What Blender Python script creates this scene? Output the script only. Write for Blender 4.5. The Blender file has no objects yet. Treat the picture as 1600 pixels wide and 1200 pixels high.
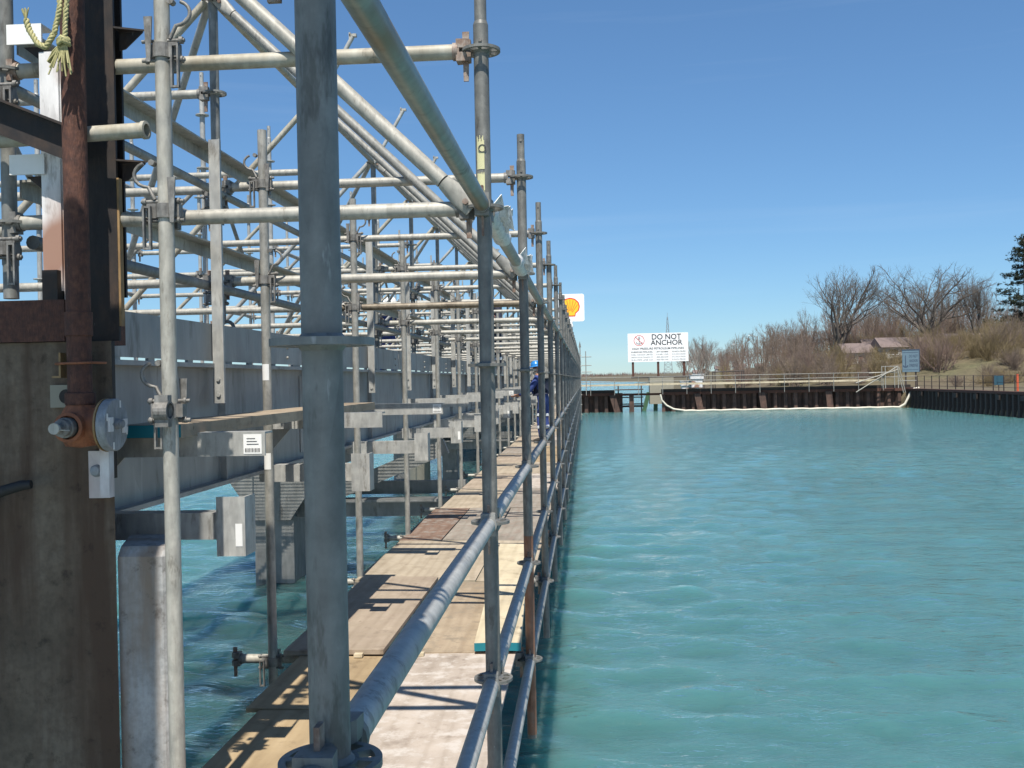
import bpy, math, random
import numpy as np
from mathutils import Vector, Matrix

S = bpy.context.scene
COL = S.collection
RND = random.Random(11)
rad = math.radians

# ------------------------------------------------------------------ camera
YAW, PITCH, ROLL = rad(4.22), rad(-0.24), rad(1.133)
fw = Vector((-math.sin(YAW), math.cos(YAW), 0)); rt = Vector((math.cos(YAW), math.sin(YAW), 0)); up = Vector((0, 0, 1))
f2 = fw*math.cos(PITCH) + up*math.sin(PITCH); u2 = up*math.cos(PITCH) - fw*math.sin(PITCH)
r3 = rt*math.cos(ROLL) - u2*math.sin(ROLL); u3 = rt*math.sin(ROLL) + u2*math.cos(ROLL)
cd = bpy.data.cameras.new('camera'); cam = bpy.data.objects.new('camera', cd); COL.objects.link(cam)
cd.sensor_width = 36; cd.lens = 1556*36/1600; cd.clip_start = 0.05; cd.clip_end = 20000
m = Matrix.Identity(4)
for i in range(3):
    m[i][0], m[i][1], m[i][2] = r3[i], u3[i], -f2[i]
cam.matrix_world = m
S.camera = cam

# ------------------------------------------------------------------ world, sun, exposure
SUN_EL, SUN_AZ = 60.8, 178.2          # azimuth clockwise from +Y: the sun stands behind the photographer
w = bpy.data.worlds.new('World'); S.world = w; w.use_nodes = True
nt = w.node_tree; bg = nt.nodes['Background']
sky = nt.nodes.new('ShaderNodeTexSky'); sky.sky_type = 'NISHITA'; sky.sun_disc = False
sky.sun_elevation = rad(SUN_EL); sky.sun_rotation = rad(SUN_AZ)
sky.air_density = 1.0; sky.dust_density = 0.0; sky.ozone_density = 8.0; sky.altitude = 0
gm = nt.nodes.new('ShaderNodeGamma'); gm.inputs[1].default_value = .82; nt.links.new(sky.outputs[0], gm.inputs[0])
tn = nt.nodes.new('ShaderNodeMix'); tn.data_type = 'RGBA'; tn.blend_type = 'MULTIPLY'; tn.inputs[0].default_value = 1
tn.inputs[7].default_value = (.73, .94, 1.08, 1); nt.links.new(gm.outputs[0], tn.inputs[6])
# faint high cloud streaks
wc = nt.nodes.new('ShaderNodeTexCoord'); wm = nt.nodes.new('ShaderNodeMapping'); wm.inputs['Scale'].default_value = (1.2, 1.2, 26); wm.inputs['Rotation'].default_value = (0, rad(-3.5), 0)
wn_ = nt.nodes.new('ShaderNodeTexNoise'); wn_.inputs['Scale'].default_value = 1.3; wn_.inputs['Detail'].default_value = 6
nt.links.new(wc.outputs['Generated'], wm.inputs[0]); nt.links.new(wm.outputs[0], wn_.inputs['Vector'])
wr_ = nt.nodes.new('ShaderNodeMapRange'); wr_.inputs[1].default_value = .57; wr_.inputs[2].default_value = .80; wr_.inputs[3].default_value = 0; wr_.inputs[4].default_value = .07
nt.links.new(wn_.outputs[0], wr_.inputs[0])
cl = nt.nodes.new('ShaderNodeMix'); cl.data_type = 'RGBA'; nt.links.new(wr_.outputs[0], cl.inputs[0]); nt.links.new(tn.outputs[2], cl.inputs[6]); cl.inputs[7].default_value = (6, 6.6, 7.2, 1)
nt.links.new(cl.outputs[2], bg.inputs[0])
bg.inputs[1].default_value = 0.112
sd = bpy.data.lights.new('sun', 'SUN'); sd.energy = 5.0; sd.angle = rad(0.5); sd.color = (1, 0.95, 0.86)
so = bpy.data.objects.new('sun', sd); COL.objects.link(so)
az = rad(SUN_AZ); el = rad(SUN_EL)
sdir = Vector((math.sin(az)*math.cos(el), math.cos(az)*math.cos(el), math.sin(el)))
so.rotation_euler = (-sdir).to_track_quat('-Z', 'Y').to_euler(); so.location = (4, -40, 40)
S.view_settings.view_transform = 'Standard'; S.view_settings.look = 'None'
S.view_settings.exposure = 0.5; S.view_settings.gamma = 1.0

# ------------------------------------------------------------------ materials
def nodes(name):
    mt = bpy.data.materials.new(name); mt.use_nodes = True
    t = mt.node_tree
    return mt, t, t.nodes, t.links, t.nodes['Principled BSDF']

def noise(n, l, vec, scale, detail=4, rough=.55):
    a = n.new('ShaderNodeTexNoise'); a.inputs['Scale'].default_value = scale
    a.inputs['Detail'].default_value = detail; a.inputs['Roughness'].default_value = rough
    l.new(vec, a.inputs['Vector']); return a

def ramp(n, l, fac, stops):
    r = n.new('ShaderNodeValToRGB'); e = r.color_ramp.elements
    e[0].position, e[0].color = stops[0][0], (*stops[0][1], 1)
    e[1].position, e[1].color = stops[-1][0], (*stops[-1][1], 1)
    for p, c in stops[1:-1]:
        x = e.new(p); x.color = (*c, 1)
    l.new(fac, r.inputs[0]); return r

def coords(n, l, scale=(1, 1, 1), rnd=True):
    tc = n.new('ShaderNodeTexCoord'); mp = n.new('ShaderNodeMapping'); mp.inputs['Scale'].default_value = scale
    l.new(tc.outputs['Object'], mp.inputs['Vector'])
    if rnd:
        oi = n.new('ShaderNodeObjectInfo'); mu = n.new('ShaderNodeMath'); mu.operation = 'MULTIPLY'; mu.inputs[1].default_value = 37.0
        l.new(oi.outputs['Random'], mu.inputs[0])
        cb = n.new('ShaderNodeCombineXYZ'); l.new(mu.outputs[0], cb.inputs[0]); l.new(mu.outputs[0], cb.inputs[1]); l.new(mu.outputs[0], cb.inputs[2])
        l.new(cb.outputs[0], mp.inputs['Location'])
    return mp.outputs[0]

def mixc(n, l, fac, a, b, mode='MIX'):
    x = n.new('ShaderNodeMix'); x.data_type = 'RGBA'; x.blend_type = mode
    if hasattr(fac, 'is_output'): l.new(fac, x.inputs[0])
    else: x.inputs[0].default_value = fac
    for i, v in ((6, a), (7, b)):
        if hasattr(v, 'is_output'): l.new(v, x.inputs[i])
        else: x.inputs[i].default_value = (*v, 1)
    return x.outputs[2]

def bump(n, l, p, h, strength, dist=.01):
    b = n.new('ShaderNodeBump'); b.inputs['Strength'].default_value = strength; b.inputs['Distance'].default_value = dist
    l.new(h, b.inputs['Height']); l.new(b.outputs[0], p.inputs['Normal']); return b

def metal(name, a, b, c, scale=14, metallic=.12, rough=.5, bmp=.12, stain=None):
    mt, t, n, l, p = nodes(name)
    v = coords(n, l); v2 = coords(n, l, (1, 1, .25))
    n1 = noise(n, l, v, scale, 6, .65); n2 = noise(n, l, v2, scale*5, 3); n3 = noise(n, l, v, scale*.22, 3)
    r1 = ramp(n, l, n1.outputs[0], [(.3, a), (.5, b), (.72, c)])
    r2 = ramp(n, l, n2.outputs[0], [(.35, (.86, .86, .86)), (.65, (1.05, 1.05, 1.05))])
    col = mixc(n, l, 1.0, r1.outputs[0], r2.outputs[0], 'MULTIPLY')
    vo = n.new('ShaderNodeTexVoronoi'); vo.inputs['Scale'].default_value = scale*4.2; l.new(v2, vo.inputs['Vector'])
    rv = ramp(n, l, vo.outputs['Color'], [(.1, (.86, .86, .86)), (.9, (1.08, 1.08, 1.08))]); col = mixc(n, l, .8, col, rv.outputs[0], 'MULTIPLY')
    n5 = noise(n, l, v2, scale*1.7, 5, .75); r5 = ramp(n, l, n5.outputs[0], [(.34, (.50, .47, .44)), (.42, (1, 1, 1))]); col = mixc(n, l, .75, col, r5.outputs[0], 'MULTIPLY')
    r6 = ramp(n, l, n5.outputs[0], [(.66, (0, 0, 0)), (.72, (.35, .35, .35))]); col = mixc(n, l, r6.outputs[0], col, (.55, .55, .53))
    if stain:
        r3_ = ramp(n, l, n3.outputs[0], [(.52, (0, 0, 0)), (.62, (1, 1, 1))])
        col = mixc(n, l, r3_.outputs[0], col, stain)
    l.new(col, p.inputs['Base Color']); p.inputs['Metallic'].default_value = metallic
    rr = n.new('ShaderNodeMapRange'); rr.inputs[3].default_value = rough-.1; rr.inputs[4].default_value = rough+.16
    l.new(n1.outputs[0], rr.inputs[0]); l.new(rr.outputs[0], p.inputs['Roughness'])
    bump(n, l, p, n2.outputs[0], bmp, .004)
    return mt

M = {}
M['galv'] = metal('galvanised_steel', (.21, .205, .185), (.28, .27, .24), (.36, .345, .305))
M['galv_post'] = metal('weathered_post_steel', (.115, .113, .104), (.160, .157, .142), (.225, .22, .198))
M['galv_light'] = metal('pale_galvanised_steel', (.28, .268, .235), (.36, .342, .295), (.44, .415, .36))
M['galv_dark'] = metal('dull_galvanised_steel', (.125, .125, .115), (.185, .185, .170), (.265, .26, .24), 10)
M['galv_blue'] = metal('new_galvanised_steel', (.29, .29, .275), (.37, .365, .34), (.45, .44, .405), 9, .15, .46)
M['galv_tan'] = metal('stained_galvanised_steel', (.30, .26, .19), (.37, .34, .27), (.45, .43, .37), 9, .1, .55, .12)
M['galv_brown'] = metal('rusty_galvanised_tube', (.11, .085, .06), (.19, .155, .11), (.29, .25, .19), 12, .25, .5, .12)
M['galv_green'] = metal('greenish_galvanised_tube', (.20, .235, .21), (.28, .31, .28), (.36, .37, .32), 8, .4, .4, .12, (.25, .19, .12))
M['cast'] = metal('cast_steel_fitting', (.10, .095, .085), (.19, .18, .165), (.29, .28, .26), 24, .3, .55, .25)
M['cast_rust'] = metal('rusty_cast_fitting', (.12, .06, .04), (.24, .17, .13), (.36, .33, .29), 26, .2, .6, .25)
M['orange'] = metal('orange_primed_steel', (.19, .085, .045), (.25, .12, .07), (.24, .17, .125), 12, .05, .6)
M['rust'] = metal('rusted_steel', (.050, .022, .016), (.095, .040, .027), (.15, .065, .04), 40, .1, .8, .8)
M['rust_orange'] = metal('orange_rusted_casting', (.13, .045, .022), (.24, .085, .038), (.32, .125, .06), 16, .1, .7, .3)
M['rust_pale'] = metal('weathered_sheet_pile_rust', (.045, .029, .023), (.085, .050, .038), (.15, .085, .062), 1.6, 0, .85, .3)
M['blackrust'] = metal('black_rusted_steel', (.012, .010, .010), (.024, .017, .014), (.05, .030, .020), 12, .1, .65, .4)
M['ochre'] = metal('ochre_primer_and_lit_rust', (.20, .12, .05), (.28, .17, .07), (.33, .22, .11), 10, 0, .7)
M['greyplate'] = metal('grey_painted_plate', (.20, .21, .22), (.26, .27, .28), (.31, .32, .33), 20, .1, .5)
M['whitepaint'] = metal('white_painted_steel', (.60, .59, .58), (.70, .69, .68), (.76, .75, .74), 7, 0, .5, .1, (.30, .17, .12))
M['wrap'] = metal('white_plastic_wrap', (.55, .55, .52), (.68, .68, .66), (.78, .78, .76), 30, 0, .35, .8)

def flat(name, c, rough=.6, metallic=0.0, spec=None):
    mt, t, n, l, p = nodes(name)
    v = coords(n, l); a = noise(n, l, v, 9, 4)
    r = ramp(n, l, a.outputs[0], [(.3, tuple(x*.92 for x in c)), (.7, tuple(min(x*1.04, .85) for x in c))])
    l.new(r.outputs[0], p.inputs['Base Color']); p.inputs['Roughness'].default_value = rough; p.inputs['Metallic'].default_value = metallic
    return mt

M['white'] = flat('white_sign_face', (.80, .80, .79), .5)
M['black'] = flat('black_lettering', (.03, .03, .035)); M['red'] = flat('red_sign_paint', (.55, .05, .035))
M['yellow'] = flat('yellow_sign_paint', (.85, .50, .02)); M['redorange'] = flat('logo_red', (.68, .06, .02))
M['bluesign'] = flat('blue_sign_panel', (.115, .18, .225)); M['navyletter'] = flat('navy_lettering', (.035, .06, .10))
M['label'] = flat('paper_label', (.72, .71, .68), .7); M['sticker'] = flat('torn_yellow_sticker', (.56, .53, .30), .7)
M['rubber'] = flat('black_rubber', (.018, .017, .017), .7)
M['teal'] = flat('teal_end_paint', (.005, .16, .20), .55)
M['rope'] = flat('yellow_polypropylene_rope', (.36, .33, .15), .6)
M['coverall'] = flat('blue_coverall', (.030, .055, .20), .8); M['navy'] = flat('navy_vest', (.012, .016, .035), .8)
M['skin'] = flat('skin', (.42, .22, .15), .55); M['bluehat'] = flat('blue_hard_hat', (.03, .20, .52), .3)
M['whitehat'] = flat('white_hard_hat', (.72, .72, .70), .35); M['reflect'] = flat('reflective_stripe', (.55, .58, .62), .4)
M['boot'] = flat('dark_boot', (.02, .018, .016), .7)
M['roof'] = flat('shingle_roof', (.17, .13, .12), .8); M['housewall'] = flat('pale_house_siding', (.55, .54, .51), .7)
M['brickwall'] = flat('brick_house_wall', (.27, .12, .08), .8)
M['glass'] = flat('dark_window_glass', (.03, .035, .04), .1)
M['rock'] = flat('pale_riprap_rock', (.40, .37, .33), .9)
M['concpale'] = flat('pale_concrete_block', (.29, .27, .21), .85)
M['greenpile'] = flat('green_painted_pile', (.045, .11, .055), .6)
M['hose'] = flat('pale_hose', (.60, .56, .46), .6)
M['bark'] = flat('grey_bark', (.125, .105, .088), .9); M['barkpale'] = flat('pale_bark', (.23, .21, .18), .9)
M['twig'] = flat('brown_twigs', (.185, .140, .108), .9); M['twigred'] = flat('reddish_twigs', (.21, .148, .122), .9)
M['twigolive'] = flat('olive_twigs', (.215, .165, .085), .9); M['twigyellow'] = flat('yellowish_budding_twigs', (.27, .22, .09), .9)
M['needle'] = flat('dark_evergreen_needles', (.022, .032, .016), .8)
M['fence'] = flat('dark_fence_metal', (.06, .045, .04), .7)

def wood(name, a, b, c, blot=None, grain=1.0, rough=.75):
    mt, t, n, l, p = nodes(name)
    v = coords(n, l, (7, .9, 7)); v0 = coords(n, l)
    n1 = noise(n, l, v, 3.2*grain, 7, .62)
    wv = n.new('ShaderNodeTexWave'); wv.wave_type = 'BANDS'; wv.bands_direction = 'X'; wv.inputs['Scale'].default_value = .55
    wv.inputs['Distortion'].default_value = 9; wv.inputs['Detail'].default_value = 3; wv.inputs['Detail Scale'].default_value = .8
    l.new(v, wv.inputs['Vector'])
    n2 = noise(n, l, v0, 2.6, 5, .6); n3 = noise(n, l, v0, 11, 5, .7)
    r1 = ramp(n, l, n1.outputs[0], [(.3, a), (.52, b), (.75, c)])
    rw = ramp(n, l, wv.outputs[0], [(.0, (.80, .78, .75)), (.35, (1, 1, 1)), (1, (1.04, 1.04, 1.04))])
    col = mixc(n, l, .45, mixc(n, l, .5, r1.outputs[0], b), rw.outputs[0], 'MULTIPLY')
    r2 = ramp(n, l, n2.outputs[0], [(.35, (.72, .70, .68)), (.62, (1.05, 1.05, 1.05))])
    col = mixc(n, l, .8, col, r2.outputs[0], 'MULTIPLY')
    if blot:
        r3_ = ramp(n, l, n3.outputs[0], [(.50, (0, 0, 0)), (.63, (1, 1, 1))])
        col = mixc(n, l, r3_.outputs[0], col, blot)
    n6 = noise(n, l, v0, 5.5, 8, .75); r6 = ramp(n, l, n6.outputs[0], [(.33, (.50, .47, .45)), (.45, (1, 1, 1))]); col = mixc(n, l, .7, col, r6.outputs[0], 'MULTIPLY')
    vo = n.new('ShaderNodeTexVoronoi'); vo.inputs['Scale'].default_value = 6.5; l.new(v0, vo.inputs['Vector'])
    rk = ramp(n, l, vo.outputs['Distance'], [(.02, (.35, .30, .26)), (.07, (1, 1, 1))]); col = mixc(n, l, .8, col, rk.outputs[0], 'MULTIPLY')
    l.new(col, p.inputs['Base Color']); p.inputs['Roughness'].default_value = rough
    bump(n, l, p, n1.outputs[0], .25, .004)
    return mt

W = {
 'honey': wood('honey_plywood', (.30, .215, .12), (.37, .275, .16), (.43, .335, .215)),
 'pink': wood('whitewashed_plywood', (.36, .30, .245), (.43, .365, .305), (.48, .42, .36), (.485, .435, .385), .7),
 'brown': wood('weathered_brown_plywood', (.28, .22, .16), (.355, .285, .215), (.42, .35, .27), (.30, .24, .175)),
 'tan': wood('tan_plywood', (.31, .25, .18), (.385, .32, .235), (.45, .385, .30)),
 'grey': wood('grey_weathered_boards', (.22, .19, .155), (.29, .255, .21), (.36, .32, .275), (.24, .18, .14)),
 'fresh': wood('fresh_yellow_board', (.46, .385, .25), (.53, .45, .31), (.58, .50, .37)),
 'plank': wood('scaffold_plank', (.27, .20, .135), (.35, .275, .19), (.42, .345, .255), (0.240, 0.192, 0.136)),
 'darkply': wood('dark_stained_plywood', (0.128, 0.080, 0.056), (0.192, 0.120, 0.084), (0.264, 0.192, 0.144), (0.240, 0.208, 0.176)),
}

def concrete(name, a, b, c, rustcol=None):
    mt, t, n, l, p = nodes(name)
    v = coords(n, l, rnd=False); vs = coords(n, l, (5, 5, .55), False)
    n1 = noise(n, l, v, 3.5, 8, .65); n2 = noise(n, l, v, 45, 4); n3 = noise(n, l, vs, 1.25, 5, .6); n4 = noise(n, l, v, 14, 5, .7)
    r1 = ramp(n, l, n1.outputs[0], [(.3, a), (.5, b), (.7, c)])
    r2 = ramp(n, l, n2.outputs[0], [(.3, (.7, .7, .7)), (.6, (1.05, 1.05, 1.05))])
    col = mixc(n, l, .8, r1.outputs[0], r2.outputs[0], 'MULTIPLY')
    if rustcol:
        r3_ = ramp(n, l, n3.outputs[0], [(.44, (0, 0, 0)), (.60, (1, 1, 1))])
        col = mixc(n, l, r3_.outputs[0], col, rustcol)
    r4 = ramp(n, l, n4.outputs[0], [(.32, (.45, .42, .40)), (.42, (1, 1, 1))])
    col = mixc(n, l, .7, col, r4.outputs[0], 'MULTIPLY')
    l.new(col, p.inputs['Base Color']); p.inputs['Roughness'].default_value = .88
    bump(n, l, p, n1.outputs[0], .5, .03)
    return mt
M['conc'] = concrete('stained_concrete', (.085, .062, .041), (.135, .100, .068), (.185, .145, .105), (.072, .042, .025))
M['concwhite'] = concrete('white_washed_concrete', (.25, .245, .235), (.33, .33, .32), (.41, .405, .395), (.24, .185, .14))
M['girder'] = metal('girder_steel', (.23, .235, .225), (.285, .29, .28), (.34, .34, .325), 2.2, .15, .5, .06)
M['deckunder'] = metal('jetty_underframe_steel', (.19, .19, .18), (.25, .25, .235), (.31, .305, .285), 3, .1, .6)

# water
mt, t, n, l, p = nodes('turquoise_river_water')
tc = n.new('ShaderNodeTexCoord')
def mapped(scale, rotz):
    mp = n.new('ShaderNodeMapping'); mp.inputs['Scale'].default_value = scale; mp.inputs['Rotation'].default_value = (0, 0, rotz)
    l.new(tc.outputs['Object'], mp.inputs['Vector']); return mp.outputs[0]
a1 = noise(n, l, mapped((.5, 1.45, 1), .12), 1.0, 7, .62); a2 = noise(n, l, mapped((1.0, 2.3, 1), -.25), 5.0, 4, .55)
a3 = noise(n, l, mapped((.06, .22, 1), .1), 1.0, 4, .5); a4 = noise(n, l, mapped((.018, .05, 1), .1), 1.0, 3, .5)
def math_(op, a, b):
    x = n.new('ShaderNodeMath'); x.operation = op
    for i, v in ((0, a), (1, b)):
        if hasattr(v, 'is_output'): l.new(v, x.inputs[i])
        else: x.inputs[i].default_value = v
    return x.outputs[0]
h = math_('ADD', math_('MULTIPLY', a1.outputs[0], .09), math_('MULTIPLY', a2.outputs[0], .026))
h = math_('ADD', h, math_('MULTIPLY', a3.outputs[0], .05))
bp = n.new('ShaderNodeBump'); bp.inputs['Strength'].default_value = 1.0; bp.inputs['Distance'].default_value = 1.0
l.new(h, bp.inputs['Height']); l.new(bp.outputs[0], p.inputs['Normal'])
cw = ramp(n, l, a3.outputs[0], [(.3, (.046, .117, .117)), (.7, (.054, .139, .138))])
cw2 = ramp(n, l, a4.outputs[0], [(.3, (.92, .92, .92)), (.7, (1.06, 1.06, 1.06))])
wcol = mixc(n, l, 1.0, cw.outputs[0], cw2.outputs[0], 'MULTIPLY')
cw3 = ramp(n, l, a1.outputs[0], [(.35, (.92, .93, .94)), (.68, (1.08, 1.07, 1.06))])
wcol = mixc(n, l, 1.0, wcol, cw3.outputs[0], 'MULTIPLY')
sss = n.new('ShaderNodeSubsurfaceScattering'); sss.falloff = 'RANDOM_WALK'; sss.inputs['Radius'].default_value = (.5, 1.0, 1.1); sss.inputs['Scale'].default_value = 1.8
l.new(wcol, sss.inputs['Color'])
gl = n.new('ShaderNodeBsdfGlossy'); gl.inputs['Roughness'].default_value = .09; gl.inputs['Color'].default_value = (1, 1, 1, 1); l.new(bp.outputs[0], gl.inputs['Normal'])
fr_ = n.new('ShaderNodeFresnel'); fr_.inputs['IOR'].default_value = 1.333; l.new(bp.outputs[0], fr_.inputs['Normal'])
mx = n.new('ShaderNodeMixShader'); l.new(fr_.outputs[0], mx.inputs[0]); l.new(sss.outputs[0], mx.inputs[1]); l.new(gl.outputs[0], mx.inputs[2])
l.new(mx.outputs[0], n['Material Output'].inputs['Surface'])
M['water'] = mt

# ground
mt, t, n, l, p = nodes('spring_grass_bank')
v = coords(n, l, rnd=False); g1 = noise(n, l, v, .12, 6, .6); g2 = noise(n, l, v, 2.2, 5, .7)
r1 = ramp(n, l, g1.outputs[0], [(.34, (.115, .085, .052)), (.52, (.120, .098, .054)), (.72, (.105, .105, .050))])
r2 = ramp(n, l, g2.outputs[0], [(.3, (.6, .6, .6)), (.7, (1.2, 1.2, 1.2))])
l.new(mixc(n, l, 1, r1.outputs[0], r2.outputs[0], 'MULTIPLY'), p.inputs['Base Color']); p.inputs['Roughness'].default_value = .95
M['grass'] = mt

# ------------------------------------------------------------------ mesh builder
def frame(d):
    d = d.normalized(); a = Vector((0, 0, 1)) if abs(d.z) < .9 else Vector((1, 0, 0))
    x = a.cross(d).normalized(); return x, d.cross(x), d

class MB:
    def __init__(s): s.v = []; s.f = []; s.sm = []; s.mi = []; s.cur = 0
    def add(s, vs, fs, smooth=False):
        o = len(s.v); s.v += [tuple(q) for q in vs]
        for f in fs: s.f.append(tuple(i+o for i in f)); s.sm.append(smooth); s.mi.append(s.cur)
        return s
    def tube(s, a, b, r, seg=16, cap=True, r2=None):
        a = Vector(a); b = Vector(b); r2 = r if r2 is None else r2
        x, y, d = frame(b-a); ra = []; rb = []
        for k in range(seg):
            t = 2*math.pi*k/seg; o = x*math.cos(t) + y*math.sin(t); ra.append(a+o*r); rb.append(b+o*r2)
        s.add(ra+rb, [(k, (k+1) % seg, seg+(k+1) % seg, seg+k) for k in range(seg)], True)
        if cap:
            s.add(ra, [tuple(range(seg-1, -1, -1))]); s.add(rb, [tuple(range(seg))])
        return s
    def pipe(s, a, b, r, ri, seg=20):          # open-ended tube with wall thickness
        a = Vector(a); b = Vector(b); x, y, d = frame(b-a); R = []
        for c, q in ((a, r), (b, r), (b, ri), (a, ri)):
            R.append([c+(x*math.cos(2*math.pi*k/seg)+y*math.sin(2*math.pi*k/seg))*q for k in range(seg)])
        for j in range(4):
            A = R[j]; B = R[(j+1) % 4]
            s.add(A+B, [(k, (k+1) % seg, seg+(k+1) % seg, seg+k) for k in range(seg)], j in (0, 2))
        return s
    def box(s, c, d, rot=None, bev=0):
        c = Vector(c); hx, hy, hz = d[0]/2, d[1]/2, d[2]/2
        P = [Vector((x, y, z)) for z in (-hz, hz) for y in (-hy, hy) for x in (-hx, hx)]
        if rot is not None: P = [rot @ q for q in P]
        return s.add([c+q for q in P], [(0, 2, 3, 1), (4, 5, 7, 6), (0, 1, 5, 4), (2, 6, 7, 3), (0, 4, 6, 2), (1, 3, 7, 5)])
    def b2(s, lo, hi):
        return s.box([(lo[i]+hi[i])/2 for i in range(3)], [hi[i]-lo[i] for i in range(3)])
    def prism(s, poly, o, ux, uy, th):         # polygon in the (ux, uy) plane at o, extruded along their normal
        o = Vector(o); ux = Vector(ux); uy = Vector(uy); nn = ux.cross(uy).normalized()*th; k = len(poly)
        A = [o+ux*a+uy*b for a, b in poly]; B = [q+nn for q in A]
        s.add(A, [tuple(range(k-1, -1, -1))]); s.add(B, [tuple(range(k))])
        for i in range(k):
            j = (i+1) % k; s.add([A[i], A[j], B[j], B[i]], [(0, 1, 2, 3)])
        return s
    def lathe(s, prof, o, d, seg=24, smooth=True):
        o = Vector(o); x, y, d = frame(Vector(d)); rows = []
        for r, z in prof:
            rows.append([o+d*z+(x*math.cos(2*math.pi*k/seg)+y*math.sin(2*math.pi*k/seg))*max(r, 1e-5) for k in range(seg)])
        for A, B in zip(rows, rows[1:]):
            s.add(A+B, [(k, (k+1) % seg, seg+(k+1) % seg, seg+k) for k in range(seg)], smooth)
        return s
    def path(s, pts, r, seg=8, cap=True, taper=None):
        pts = [Vector(q) for q in pts]; N = len(pts); rows = []; prev = None
        for i, q in enumerate(pts):
            d = (pts[min(i+1, N-1)]-pts[max(i-1, 0)])
            if d.length < 1e-9: d = Vector((0, 0, 1))
            d.normalize()
            if prev is None: x, y, _ = frame(d)
            else:
                x = prev - d*prev.dot(d)
                if x.length < 1e-6: x = frame(d)[0]
                x.normalize(); y = d.cross(x)
            prev = x; rr = r if taper is None else r*taper[i]
            rows.append([q+(x*math.cos(2*math.pi*k/seg)+y*math.sin(2*math.pi*k/seg))*rr for k in range(seg)])
        vs = [q for R_ in rows for q in R_]; fs = []
        for i in range(N-1):
            for k in range(seg): fs.append((i*seg+k, i*seg+(k+1) % seg, (i+1)*seg+(k+1) % seg, (i+1)*seg+k))
        s.add(vs, fs, True)
        if cap: s.add(rows[0], [tuple(range(seg-1, -1, -1))]); s.add(rows[-1], [tuple(range(seg))])
        return s
    def build(s, name, mats, parent=None, loc=(0, 0, 0)):
        me = bpy.data.meshes.new(name); me.from_pydata(s.v, [], s.f)
        me.polygons.foreach_set('use_smooth', s.sm)
        for q in (mats if isinstance(mats, (list, tuple)) else [mats]): me.materials.append(q)
        if any(s.mi): me.polygons.foreach_set('material_index', s.mi)
        me.update()
        o = bpy.data.objects.new(name, me); COL.objects.link(o); o.location = loc
        if parent: o.parent = parent
        return o

def tag(o, label=None, cat=None, group=None, kind=None):
    if label: o['label'] = label
    if cat: o['category'] = cat
    if group: o['group'] = group
    if kind: o['kind'] = kind
    return o
def thing(name, label, cat, loc=(0, 0, 0), group=None, rz=0):
    o = bpy.data.objects.new(name, None); COL.objects.link(o); o.location = loc; o.rotation_euler = (0, 0, rz); o.empty_display_size = .1
    return tag(o, label, cat, group)
def copy_tree(o, parent=None):
    c = o.copy(); COL.objects.link(c)
    if parent: c.parent = parent
    for ch in o.children: copy_tree(ch, c)
    return c
PROTO = {}
def place(key, maker, label, loc, rz=0, mat=None, group=None):
    """first use keeps the thing itself, later uses copy it and its parts"""
    if key not in PROTO:
        o = maker(); PROTO[key] = o
    else:
        o = copy_tree(PROTO[key])
    o.location = loc; o.rotation_euler = (0, 0, rz); o['label'] = label
    if group: o['group'] = group
    return o

ORD = ['first', 'second', 'third', 'fourth', 'fifth', 'sixth', 'seventh', 'eighth', 'ninth', 'tenth', 'eleventh', 'twelfth', 'thirteenth', 'fourteenth']

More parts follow.
